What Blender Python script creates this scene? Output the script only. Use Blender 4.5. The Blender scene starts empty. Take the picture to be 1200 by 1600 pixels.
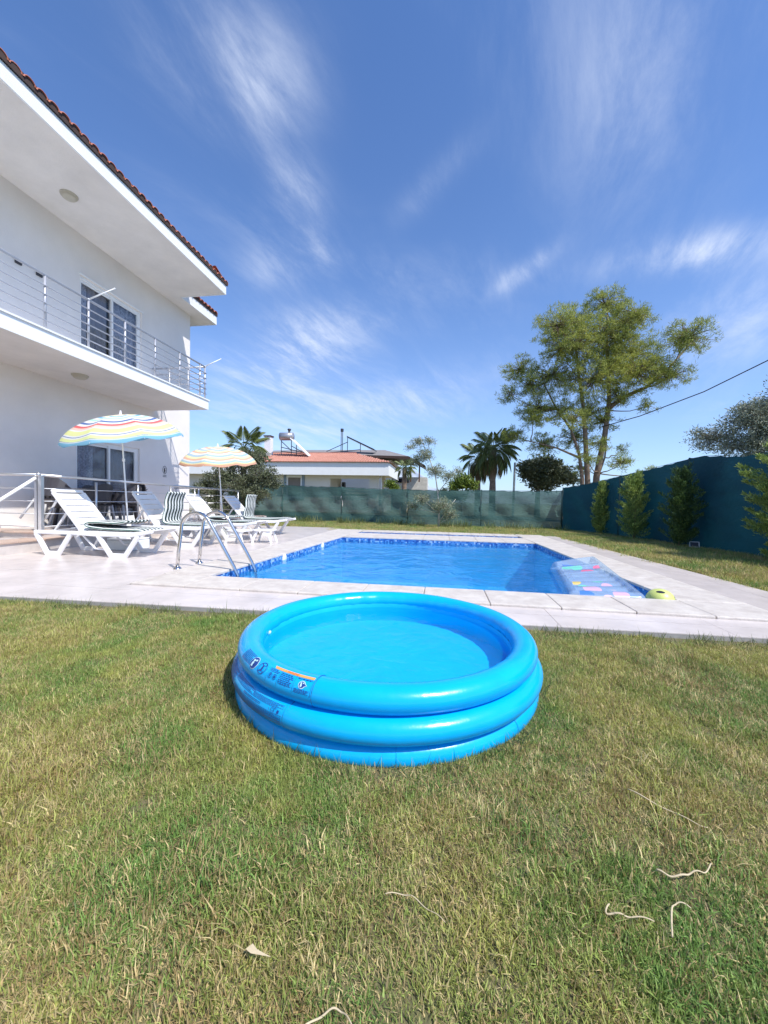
import bpy, bmesh, math, random
import numpy as np
from mathutils import Vector, Matrix
random.seed(7); rng = np.random.default_rng(7)
sc = bpy.context.scene
COL = sc.collection
PI = math.pi

# ------------------------------------------------------------------ camera
FPX = 595.0; CAMH = 0.95
yv = np.array([90, 15, -FPX]); yv /= np.linalg.norm(yv)
zv = np.cross(np.array([1, -.0197, 0]), yv); zv /= np.linalg.norm(zv)
if zv[1] < 0: zv = -zv
xv = np.cross(yv, zv)
RW = np.array([xv, yv, zv])
cam = bpy.data.objects.new('camera', bpy.data.cameras.new('camera')); COL.objects.link(cam)
M4 = Matrix.Identity(4)
for i in range(3):
    for j in range(3): M4[i][j] = RW[i, j]
M4.translation = (0, 0, CAMH)
cam.matrix_world = M4
cam.data.sensor_fit = 'VERTICAL'; cam.data.sensor_height = 36; cam.data.lens = FPX / 1600 * 36
cam.data.clip_start = 0.02; cam.data.clip_end = 20000
sc.camera = cam

def ray(px, py):
    d = RW @ np.array([px - 600, 800 - py, -FPX]); return d / np.linalg.norm(d)
def atY(px, py, Y):                     # survey helper: point of a photo pixel at a known depth
    d = ray(px, py); return np.array([0, 0, CAMH]) + d * Y / d[1]

# ------------------------------------------------------------------ sky and sun
SUN = Vector((.62, -.42, 1.0)).normalized()
elev = math.asin(SUN.z); azim = math.atan2(SUN.x, SUN.y)
world = bpy.data.worlds.new('World'); sc.world = world; world.use_nodes = True
nt = world.node_tree; nt.nodes.clear()
def N(t, **k):
    n = nt.nodes.new(t)
    for a, b in k.items(): setattr(n, a, b)
    return n
L = lambda a, b: nt.links.new(a, b)
def math_(op, a, b=None, c=None, tree=None):
    n = (tree or nt).nodes.new('ShaderNodeMath'); n.operation = op
    for i, v in enumerate((a, b, c)):
        if v is None: continue
        if isinstance(v, (int, float)): n.inputs[i].default_value = v
        else: (tree or nt).links.new(v, n.inputs[i])
    return n.outputs[0]
out = N('ShaderNodeOutputWorld'); bg = N('ShaderNodeBackground'); L(bg.outputs[0], out.inputs[0])
sky = N('ShaderNodeTexSky', sky_type='NISHITA', sun_disc=False)
sky.sun_elevation = elev; sky.sun_rotation = azim
sky.air_density = 1.0; sky.dust_density = 0.6; sky.ozone_density = 3.0; sky.altitude = 50
bg.inputs[1].default_value = 0.10
tint = N('ShaderNodeMix', data_type='RGBA', blend_type='MULTIPLY'); tint.inputs[0].default_value = 1
L(sky.outputs[0], tint.inputs[6]); tint.inputs[7].default_value = (.90, 1.24, 1.68, 1)
tc = N('ShaderNodeTexCoord'); sep = N('ShaderNodeSeparateXYZ'); L(tc.outputs['Generated'], sep.inputs[0])
dx, dy, dz = sep.outputs
zz = math_('MAXIMUM', dz, 0.0)
den = math_('ADD', zz, 0.12)
u = math_('DIVIDE', dx, den); v = math_('DIVIDE', dy, den)
def noise_uv(a, sx, sy, detail, rough, dist=0.0, seed=0.0):
    ca, sa = math.cos(a), math.sin(a)
    uu = math_('ADD', math_('MULTIPLY', u, ca * sx), math_('MULTIPLY', v, sa * sx))
    vv = math_('ADD', math_('MULTIPLY', u, -sa * sy), math_('MULTIPLY', v, ca * sy))
    cb = N('ShaderNodeCombineXYZ'); L(uu, cb.inputs[0]); L(vv, cb.inputs[1]); cb.inputs[2].default_value = seed
    n = N('ShaderNodeTexNoise'); n.inputs['Scale'].default_value = 1; n.inputs['Detail'].default_value = detail
    n.inputs['Roughness'].default_value = rough; n.inputs['Distortion'].default_value = dist
    L(cb.outputs[0], n.inputs['Vector']); return n.outputs[0]
def ramp(val, a, b):
    m = N('ShaderNodeMapRange', interpolation_type='SMOOTHSTEP'); L(val, m.inputs[0])
    m.inputs[1].default_value = a; m.inputs[2].default_value = b; return m.outputs[0]
wisp = ramp(noise_uv(1.25, 1.5, 4.2, 12, .68, .35, 2.7), .36, .78)
fine = noise_uv(1.2, 7, 18, 8, .68, .3, 4.0)
soft = ramp(noise_uv(.9, .9, 1.6, 5, .55, .3, 8.0), .45, .8)
def blob(p0, p1, wid, amp):
    """cirrus streak lying between two sky directions"""
    a = Vector(ray(*p0)); b = Vector(ray(*p1)); c = (a + b).normalized()
    e1 = (b - a); half = e1.length / 2; e1.normalize(); e2 = c.cross(e1).normalized()
    w = wid / 900
    def dot(vec, s):
        n = N('ShaderNodeVectorMath', operation='DOT_PRODUCT'); L(tc.outputs['Generated'], n.inputs[0])
        n.inputs[1].default_value = vec * s; return n.outputs['Value']
    q1 = math_('SUBTRACT', dot(e1, 1 / half), float(c.dot(e1)) / half); q2 = dot(e2, 1 / w)
    r = math_('ADD', math_('POWER', math_('ABSOLUTE', q1), 2.0), math_('POWER', math_('ABSOLUTE', q2), 2.0))
    g = math_('MULTIPLY', math_('EXPONENT', math_('MULTIPLY', r, -1.0)), amp)
    front = math_('GREATER_THAN', dot(c, 1.0), 0.0)
    return math_('MULTIPLY', g, front)
streaks = [((370, 60), (450, 220), 85, .38), ((430, 255), (495, 345), 40, .95), ((480, 350), (520, 415), 16, .7), ((330, 130), (470, 130), 60, .5),
           ((330, 610), (540, 560), 60, 1.1), ((380, 540), (600, 500), 50, .7), ((960, 415), (1260, 365), 26, .95),
           ((780, 450), (860, 395), 16, .9), ((640, 320), (740, 220), 22, .6), ((850, 200), (1150, 0), 150, .45), ((200, 60), (420, 60), 70, .3),
           ((1050, 520), (1300, 480), 60, .5), ((370, 430), (500, 400), 40, .5), ((350, 690), (720, 610), 60, .8)]
tot = None
for s in streaks:
    g = blob(*s); tot = g if tot is None else math_('ADD', tot, g)
tex = math_('ADD', math_('MULTIPLY', wisp, .85), math_('MULTIPLY', fine, .22))
cl = math_('MULTIPLY', math_('MULTIPLY', tot, tex), .95)
cl = math_('ADD', cl, math_('MULTIPLY', math_('MULTIPLY', soft, wisp), .26))
cl = math_('MINIMUM', cl, .85)
hz = math_('MULTIPLY', math_('EXPONENT', math_('MULTIPLY', zz, -4.6)), .56)
m1 = N('ShaderNodeMix', data_type='RGBA'); L(hz, m1.inputs[0]); L(tint.outputs[2], m1.inputs[6]); m1.inputs[7].default_value = (6.2, 7.3, 9.4, 1)
m2 = N('ShaderNodeMix', data_type='RGBA'); L(cl, m2.inputs[0]); L(m1.outputs[2], m2.inputs[6]); m2.inputs[7].default_value = (7.0, 7.7, 9.2, 1)
L(m2.outputs[2], bg.inputs[0])

sl = bpy.data.lights.new('sun', 'SUN'); sl.energy = 4.2; sl.angle = math.radians(.5); sl.color = (1, .955, .88)
so = bpy.data.objects.new('sun', sl); COL.objects.link(so)
so.rotation_euler = SUN.to_track_quat('Z', 'Y').to_euler()
sc.view_settings.view_transform = 'Standard'; sc.view_settings.look = 'None'
sc.view_settings.gamma = 1; sc.view_settings.use_curve_mapping = False
sc.view_settings.exposure = 0.36
sc.render.engine = 'CYCLES'
sc.cycles.max_bounces = 10; sc.cycles.transparent_max_bounces = 24; sc.cycles.diffuse_bounces = 4

# ------------------------------------------------------------------ materials
MATS = {}
def mat(name, col, rough=.6, var=.0, vscale=4.0, bump=.0, bscale=60.0, metal=0, spec=.5, col2=None, coat=0, attr=None, trans=0):
    if name in MATS: return MATS[name]
    m = bpy.data.materials.new(name); m.use_nodes = True; t = m.node_tree; b = t.nodes['Principled BSDF']
    b.inputs['Roughness'].default_value = rough; b.inputs['Metallic'].default_value = metal
    b.inputs['Specular IOR Level'].default_value = spec; b.inputs['Coat Weight'].default_value = coat
    c = (*col, 1)
    g = t.nodes.new('ShaderNodeNewGeometry')
    if var or col2:
        n = t.nodes.new('ShaderNodeTexNoise'); n.inputs['Scale'].default_value = vscale; n.inputs['Detail'].default_value = 6
        n.inputs['Roughness'].default_value = .65; t.links.new(g.outputs['Position'], n.inputs['Vector'])
        r = t.nodes.new('ShaderNodeMapRange'); t.links.new(n.outputs[0], r.inputs[0]); r.inputs[1].default_value = .3; r.inputs[2].default_value = .7
        mx = t.nodes.new('ShaderNodeMix'); mx.data_type = 'RGBA'; t.links.new(r.outputs[0], mx.inputs[0])
        if col2: mx.inputs[6].default_value = c; mx.inputs[7].default_value = (*col2, 1)
        else:
            mx.inputs[6].default_value = tuple(x * (1 - var) for x in col) + (1,); mx.inputs[7].default_value = tuple(min(1, x * (1 + var)) for x in col) + (1,)
        src = mx.outputs[2]
        if attr:
            a = t.nodes.new('ShaderNodeAttribute'); a.attribute_name = attr
            hs = t.nodes.new('ShaderNodeHueSaturation'); t.links.new(src, hs.inputs['Color'])
            vv = math_('MULTIPLY_ADD', a.outputs['Fac'], .9, .55, tree=t); t.links.new(vv, hs.inputs['Value'])
            hh = math_('MULTIPLY_ADD', a.outputs['Fac'], -.035, .517, tree=t); t.links.new(hh, hs.inputs['Hue'])
            src = hs.outputs[0]
        t.links.new(src, b.inputs['Base Color'])
    else:
        b.inputs['Base Color'].default_value = c; src = None
    if bump:
        n = t.nodes.new('ShaderNodeTexNoise'); n.inputs['Scale'].default_value = bscale; n.inputs['Detail'].default_value = 5
        t.links.new(g.outputs['Position'], n.inputs['Vector'])
        bp = t.nodes.new('ShaderNodeBump'); bp.inputs['Strength'].default_value = bump; bp.inputs['Distance'].default_value = .01
        t.links.new(n.outputs[0], bp.inputs['Height']); t.links.new(bp.outputs[0], b.inputs['Normal'])
    if trans:
        tr = t.nodes.new('ShaderNodeBsdfTranslucent'); ms = t.nodes.new('ShaderNodeMixShader'); ms.inputs[0].default_value = trans
        if src: t.links.new(src, tr.inputs[0])
        else: tr.inputs[0].default_value = c
        t.links.new(b.outputs[0], ms.inputs[1]); t.links.new(tr.outputs[0], ms.inputs[2])
        t.links.new(ms.outputs[0], t.nodes['Material Output'].inputs[0])
    MATS[name] = m; return m

M_wall = mat('white_render', (.79, .745, .72), .85, .055, .9, .4, 70)
M_soffit = mat('soffit_paint', (.76, .715, .68), .85, .085, 1.3, .25, 40)
M_white = mat('white_paint', (.82, .82, .82), .5, .03, 3)
M_plastic = mat('white_plastic', (.82, .82, .83), .28, .03, 6, .05, 40)
M_steel = mat('stainless_steel', (.62, .61, .6), .16, .05, 12, metal=1)
M_galv = mat('satin_metal', (.66, .67, .69), .3, .06, 15, metal=.9)
M_railp = mat('painted_rail', (.48, .49, .54), .4, .05, 10, metal=.4)
M_deck = mat('deck_tile', (.72, .64, .60), .26, vscale=2.6, bump=.03, bscale=9, col2=(.55, .49, .46), spec=.4)
M_cope = mat('coping_stone', (.70, .64, .57), .5, vscale=7, bump=.35, bscale=70, col2=(.50, .44, .39))
M_joint = mat('joint_mortar', (.36, .34, .32), .9, .1, 20)
M_trav = mat('travertine_step', (.58, .44, .35), .5, vscale=5, bump=.2, bscale=60, col2=(.46, .33, .27))
M_stepside = mat('step_riser_stone', (.55, .50, .47), .5, .12, 5, .2, 60)
M_dark = mat('dark_plastic', (.035, .034, .042), .35, .1, 8)
M_darkrat = mat('charcoal_resin', (.05, .048, .058), .4, .15, 30, .3, 140)
M_greyplastic = mat('grey_plastic', (.42, .42, .45), .4, .05, 8)
M_lamp = mat('lamp_shell', (.50, .46, .38), .5, .05, 10)
M_tile = mat('clay_roof_tile', (.50, .17, .10), .75, vscale=9, bump=.4, bscale=40, col2=(.34, .10, .065))
M_tile2 = mat('orange_roof_tile', (.56, .27, .20), .8, vscale=3, col2=(.40, .17, .12))
M_underroof = mat('dark_eave_batten', (.055, .032, .026), .8, .2, 12)
M_bark = mat('pine_bark', (.27, .20, .15), .9, vscale=6, bump=.8, bscale=25, col2=(.13, .085, .06))
M_barkg = mat('grey_bark', (.42, .40, .35), .9, vscale=14, bump=.6, bscale=40, col2=(.25, .22, .18))
M_soil = mat('soil', (.17, .135, .075), .95, vscale=9, bump=.6, bscale=90, col2=(.10, .11, .04))
M_drysoil = mat('dry_field', (.27, .22, .13), .95, vscale=.5, bump=.3, bscale=20, col2=(.12, .14, .05))
M_cable = mat('black_cable', (.02, .02, .025), .6)
M_straw = mat('dry_straw', (.55, .45, .29), .8, .15, 40)
M_curtain = mat('curtain_grey', (.26, .25, .28), .9, .1, 6)
M_lace = mat('curtain_lace', (.60, .61, .70), .9, vscale=26, col2=(.20, .20, .24))
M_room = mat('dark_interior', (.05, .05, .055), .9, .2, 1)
M_navy = mat('frame_blue_grey', (.23, .30, .38), .7, .05, 3)
M_neigh = mat('neighbour_wall', (.70, .66, .60), .85, .04, .6)
M_grey2 = mat('grey_shingle', (.23, .21, .20), .85, .15, 3)
M_panel = mat('solar_glass', (.012, .014, .022), .12, .1, 2)
M_stone = mat('pale_stone', (.5, .47, .42), .9, .2, 3)
M_mount = mat('hazed_mountain_rock', (.20, .24, .30), 1, vscale=.004, col2=(.50, .54, .60))  # rock and snow tones, distance haze painted in as pale blue
M_blackmark = mat('black_print', (.03, .03, .035), .6)

def leafmat(name, a, b, sc_=.9, trans=.25, rough=.55):
    return mat(name, a, rough, vscale=sc_, col2=b, attr='rnd', trans=trans)
ML_pine = leafmat('pine_needles', (.44, .46, .09), (.20, .26, .065), .6, .4)
ML_olive = leafmat('olive_leaves', (.36, .38, .28), (.17, .20, .13), 2.5, .2)
ML_sap = leafmat('silver_leaves', (.30, .34, .22), (.17, .21, .12), 2.5, .25)
ML_bush = leafmat('bush_leaves', (.16, .18, .10), (.06, .08, .035), 1.6, .2)
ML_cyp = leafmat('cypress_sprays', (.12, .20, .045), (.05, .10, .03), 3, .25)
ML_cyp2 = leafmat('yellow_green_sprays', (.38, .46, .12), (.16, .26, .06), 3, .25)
ML_palm = leafmat('palm_leaf', (.22, .26, .09), (.10, .14, .045), 1, .25)
ML_palmdry = leafmat('dry_palm_leaf', (.33, .26, .13), (.20, .15, .08), 1, .2)
ML_hedge = leafmat('hedge_leaves', (.20, .26, .035), (.10, .16, .02), 1, .25)
ML_weed = leafmat('weed_blades', (.13, .20, .05), (.20, .20, .08), 2, .3)

def grassmat():
    m = bpy.data.materials.new('lawn_blades'); m.use_nodes = True; t = m.node_tree; b = t.nodes['Principled BSDF']
    g = t.nodes.new('ShaderNodeNewGeometry'); a = t.nodes.new('ShaderNodeAttribute'); a.attribute_name = 'rnd'
    def nz(s, d, lo, hi, off=0):
        mp = t.nodes.new('ShaderNodeMapping'); mp.inputs[1].default_value = (off, off, 0); t.links.new(g.outputs['Position'], mp.inputs[0])
        n = t.nodes.new('ShaderNodeTexNoise'); n.inputs['Scale'].default_value = s; n.inputs['Detail'].default_value = d; n.inputs['Roughness'].default_value = .6
        t.links.new(mp.outputs[0], n.inputs['Vector'])
        r = t.nodes.new('ShaderNodeMapRange'); t.links.new(n.outputs[0], r.inputs[0]); r.inputs[1].default_value = lo; r.inputs[2].default_value = hi
        return r.outputs[0]
    def mix(f, c1, c2):
        x = t.nodes.new('ShaderNodeMix'); x.data_type = 'RGBA'
        if isinstance(f, float): x.inputs[0].default_value = f
        else: t.links.new(f, x.inputs[0])
        for i, c in ((6, c1), (7, c2)):
            if isinstance(c, tuple): x.inputs[i].default_value = (*c, 1)
            else: t.links.new(c, x.inputs[i])
        return x.outputs[2]
    green = mix(nz(1.7, 4, .42, .58), (.20, .33, .08), (.42, .43, .12))
    straw = mix(nz(9, 3, .4, .6, 5), (.66, .54, .27), (.46, .34, .16))
    # share of straw blades rises in dry patches
    dry = nz(1.3, 5, .34, .66, 3)
    thr = math_('MULTIPLY_ADD', dry, .55, .08, tree=t)
    isdry = math_('LESS_THAN', a.outputs['Fac'], thr, tree=t)
    c = mix(isdry, green, straw)
    hs = t.nodes.new('ShaderNodeHueSaturation'); t.links.new(c, hs.inputs['Color'])
    fr = math_('FRACT', math_('MULTIPLY', a.outputs['Fac'], 17.3, tree=t), tree=t)
    t.links.new(math_('MULTIPLY_ADD', fr, .75, .62, tree=t), hs.inputs['Value'])
    t.links.new(hs.outputs[0], b.inputs['Base Color']); b.inputs['Roughness'].default_value = .5; b.inputs['Specular IOR Level'].default_value = .35
    tr = t.nodes.new('ShaderNodeBsdfTranslucent'); t.links.new(hs.outputs[0], tr.inputs[0])
    ms = t.nodes.new('ShaderNodeMixShader'); ms.inputs[0].default_value = .3
    t.links.new(b.outputs[0], ms.inputs[1]); t.links.new(tr.outputs[0], ms.inputs[2]); t.links.new(ms.outputs[0], t.nodes['Material Output'].inputs[0])
    return m
M_grass = grassmat()

def watermat(name, tintc, wscale, strength, rough=.02, ior=1.33, dist=.02, body=(.03, .30, .66), murk=.32):
    m = bpy.data.materials.new(name); m.use_nodes = True; t = m.node_tree
    t.nodes.remove(t.nodes['Principled BSDF']); o = t.nodes['Material Output']
    g = t.nodes.new('ShaderNodeNewGeometry')
    n = t.nodes.new('ShaderNodeTexNoise'); n.inputs['Scale'].default_value = wscale; n.inputs['Detail'].default_value = 4; n.inputs['Distortion'].default_value = .6
    n2 = t.nodes.new('ShaderNodeTexNoise'); n2.inputs['Scale'].default_value = wscale * .27; n2.inputs['Detail'].default_value = 2
    for q in (n, n2): t.links.new(g.outputs['Position'], q.inputs['Vector'])
    h = math_('ADD', n.outputs[0], math_('MULTIPLY', n2.outputs[0], 1.6, tree=t), tree=t)
    bp = t.nodes.new('ShaderNodeBump'); bp.inputs['Strength'].default_value = strength; bp.inputs['Distance'].default_value = dist; t.links.new(h, bp.inputs['Height'])
    fr = t.nodes.new('ShaderNodeFresnel'); fr.inputs[0].default_value = ior; t.links.new(bp.outputs[0], fr.inputs[1])
    tr = t.nodes.new('ShaderNodeBsdfTransparent'); tr.inputs[0].default_value = (*tintc, 1)
    gl = t.nodes.new('ShaderNodeBsdfGlossy'); gl.inputs['Roughness'].default_value = rough; t.links.new(bp.outputs[0], gl.inputs['Normal'])
    ms = t.nodes.new('ShaderNodeMixShader'); t.links.new(math_('MULTIPLY', fr.outputs[0], .8, tree=t), ms.inputs[0])
    df = t.nodes.new('ShaderNodeBsdfDiffuse'); df.inputs[0].default_value = (*body, 1); m0 = t.nodes.new('ShaderNodeMixShader'); m0.inputs[0].default_value = murk
    t.links.new(tr.outputs[0], m0.inputs[1]); t.links.new(df.outputs[0], m0.inputs[2])
    t.links.new(m0.outputs[0], ms.inputs[1]); t.links.new(gl.outputs[0], ms.inputs[2]); t.links.new(ms.outputs[0], o.inputs[0])
    return m
M_water = watermat('pool_water', (.56, .86, .97), 2.4, 1.0, dist=.035)
M_paddlewater = watermat('paddling_water', (.80, .97, 1.0), 9, .6, dist=.012, body=(.0, .55, .85), murk=.12)

def mosaic():
    m = bpy.data.materials.new('blue_mosaic'); m.use_nodes = True; t = m.node_tree; b = t.nodes['Principled BSDF']
    g = t.nodes.new('ShaderNodeNewGeometry')
    vo = t.nodes.new('ShaderNodeTexVoronoi'); vo.inputs['Scale'].default_value = 28; vo.inputs['Randomness'].default_value = .15
    t.links.new(g.outputs['Position'], vo.inputs['Vector'])
    r = t.nodes.new('ShaderNodeValToRGB'); sp = t.nodes.new('ShaderNodeSeparateColor'); t.links.new(vo.outputs['Color'], sp.inputs[0]); t.links.new(sp.outputs[0], r.inputs[0])
    r.color_ramp.interpolation = 'CONSTANT'
    for i, (p, c) in enumerate([(0, (.02, .09, .34, 1)), (.3, (.04, .17, .48, 1)), (.55, (.09, .26, .58, 1)), (.85, (.32, .48, .70, 1))]):
        e = r.color_ramp.elements[i] if i < 2 else r.color_ramp.elements.new(p)
        e.position = p; e.color = c
    t.links.new(r.outputs[0], b.inputs['Base Color']); b.inputs['Roughness'].default_value = .2
    return m
M_mosaic = mosaic()
M_basin = mat('basin_lining', (.16, .60, .90), .6, .08, 2.5)
M_vinyl = mat('blue_vinyl', (.001, .46, .92), .25, .06, 5, .22, 14, coat=.15, trans=.12)
M_vinylin = mat('light_blue_vinyl', (.004, .47, .88), .4, .05, 6, .1, 14)
M_print = mat('navy_print', (.01, .05, .26), .5)
M_orange = mat('orange_print', (.80, .36, .10), .45)
M_pale = mat('pale_print', (.50, .72, .80), .45)
M_red = mat('red_print', (.6, .05, .02), .5)

def stripes(name, cols, uvname=None, scale=1.0, axis=1, rough=.8, trans=0.0):
    """hard stripes; cols = [(pos, rgb)], read from the UV v coordinate or from the object's own y"""
    m = bpy.data.materials.new(name); m.use_nodes = True; t = m.node_tree; b = t.nodes['Principled BSDF']; b.inputs['Roughness'].default_value = rough
    tcn = t.nodes.new('ShaderNodeTexCoord'); s = t.nodes.new('ShaderNodeSeparateXYZ')
    t.links.new(tcn.outputs['UV'], s.inputs[0])
    val = math_('FRACT', math_('MULTIPLY', s.outputs[axis], scale, tree=t), tree=t)
    r = t.nodes.new('ShaderNodeValToRGB'); r.color_ramp.interpolation = 'CONSTANT'; t.links.new(val, r.inputs[0])
    for i, (p, c) in enumerate(cols):
        e = r.color_ramp.elements[i] if i < 2 else r.color_ramp.elements.new(p)
        e.position = p; e.color = (*c, 1)
    t.links.new(r.outputs[0], b.inputs['Base Color'])
    if trans:
        tr = t.nodes.new('ShaderNodeBsdfTranslucent'); ms = t.nodes.new('ShaderNodeMixShader'); ms.inputs[0].default_value = trans
        t.links.new(r.outputs[0], tr.inputs[0]); t.links.new(b.outputs[0], ms.inputs[1]); t.links.new(tr.outputs[0], ms.inputs[2])
        t.links.new(ms.outputs[0], t.nodes['Material Output'].inputs[0])
    return m
W_ = (.80, .80, .78)
M_cush = stripes('green_white_stripe', [(0, (.70, .72, .70)), (.46, (.015, .035, .032))], scale=6.5)
M_cushside = mat('green_piping', (.02, .12, .085), .7, .08, 10)
M_umb1 = stripes('rainbow_stripe', [(0, (.75, .30, .22)), (.07, W_), (.11, (.85, .82, .50)), (.19, W_), (.22, (.20, .50, .70)), (.27, W_), (.33, (.45, .75, .60)), (.38, W_),
                                    (.45, (.10, .18, .42)), (.50, W_), (.55, (.78, .16, .16)), (.60, (.85, .60, .50)), (.65, W_), (.68, (.78, .80, .36)), (.78, W_), (.81, (.13, .22, .45)), (.825, W_),
                                    (.855, (.75, .80, .38)), (.93, (.12, .22, .45)), (.945, W_), (.96, (.25, .55, .75))], trans=.35)
M_umb2 = stripes('pastel_stripe', [(0, W_), (.06, (.45, .60, .68)), (.13, (.85, .80, .50)), (.20, (.80, .48, .34)), (.26, W_), (.33, (.42, .56, .66)), (.40, (.85, .80, .50)), (.47, (.80, .48, .34)),
                                   (.53, W_), (.60, (.42, .56, .66)), (.67, (.85, .80, .48)), (.74, (.80, .48, .34)), (.80, W_), (.84, (.42, .60, .68)), (.90, (.85, .78, .40)), (.95, (.80, .45, .30))], trans=.35)

def netmat(name, col, clear, trans_):
    m = bpy.data.materials.new(name); m.use_nodes = True; t = m.node_tree; b = t.nodes['Principled BSDF']
    b.inputs['Roughness'].default_value = .8
    g = t.nodes.new('ShaderNodeNewGeometry')
    mp = t.nodes.new('ShaderNodeMapping'); mp.inputs[3].default_value = (1, 1, 2.2); t.links.new(g.outputs['Position'], mp.inputs[0])
    n = t.nodes.new('ShaderNodeTexNoise'); n.inputs['Scale'].default_value = 1.5; n.inputs['Detail'].default_value = 6; t.links.new(mp.outputs[0], n.inputs['Vector'])
    mx = t.nodes.new('ShaderNodeMix'); mx.data_type = 'RGBA'; t.links.new(n.outputs[0], mx.inputs[0])
    mx.inputs[6].default_value = tuple(c * .6 for c in col) + (1,); mx.inputs[7].default_value = tuple(c * 1.4 for c in col) + (1,)
    t.links.new(mx.outputs[2], b.inputs['Base Color'])
    wv = t.nodes.new('ShaderNodeTexNoise'); wv.inputs['Scale'].default_value = 9; wv.inputs['Detail'].default_value = 8; t.links.new(mp.outputs[0], wv.inputs['Vector'])
    bpn = t.nodes.new('ShaderNodeBump'); bpn.inputs['Strength'].default_value = .6; bpn.inputs['Distance'].default_value = .03; t.links.new(wv.outputs[0], bpn.inputs['Height']); t.links.new(bpn.outputs[0], b.inputs['Normal'])
    tl = t.nodes.new('ShaderNodeBsdfTranslucent'); t.links.new(mx.outputs[2], tl.inputs[0])
    m1_ = t.nodes.new('ShaderNodeMixShader'); m1_.inputs[0].default_value = trans_; t.links.new(b.outputs[0], m1_.inputs[1]); t.links.new(tl.outputs[0], m1_.inputs[2])
    tr = t.nodes.new('ShaderNodeBsdfTransparent'); m2_ = t.nodes.new('ShaderNodeMixShader')
    t.links.new(math_('MAXIMUM', math_('MULTIPLY_ADD', n.outputs[0], .2, clear - .1, tree=t), 0, tree=t), m2_.inputs[0])
    t.links.new(m1_.outputs[0], m2_.inputs[1]); t.links.new(tr.outputs[0], m2_.inputs[2]); t.links.new(m2_.outputs[0], t.nodes['Material Output'].inputs[0])
    return m
M_net = netmat('green_shade_net', (.06, .14, .125), .09, .15)
M_net2 = netmat('blue_green_shade_net', (.005, .058, .082), -.2, .18)

def glassmat():
    m = bpy.data.materials.new('window_glass'); m.use_nodes = True; t = m.node_tree
    t.nodes.remove(t.nodes['Principled BSDF'])
    tr = t.nodes.new('ShaderNodeBsdfTransparent'); tr.inputs[0].default_value = (.88, .90, .92, 1)
    gl = t.nodes.new('ShaderNodeBsdfGlossy'); gl.inputs['Roughness'].default_value = .03
    lw = t.nodes.new('ShaderNodeLayerWeight'); lw.inputs[0].default_value = .5
    fc = math_('MULTIPLY_ADD', math_('POWER', lw.outputs['Facing'], 4.0, tree=t), .6, .04, tree=t)
    ms = t.nodes.new('ShaderNodeMixShader'); t.links.new(fc, ms.inputs[0]); t.links.new(tr.outputs[0], ms.inputs[1]); t.links.new(gl.outputs[0], ms.inputs[2])
    t.links.new(ms.outputs[0], t.nodes['Material Output'].inputs[0]); return m
M_glass = glassmat()

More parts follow.
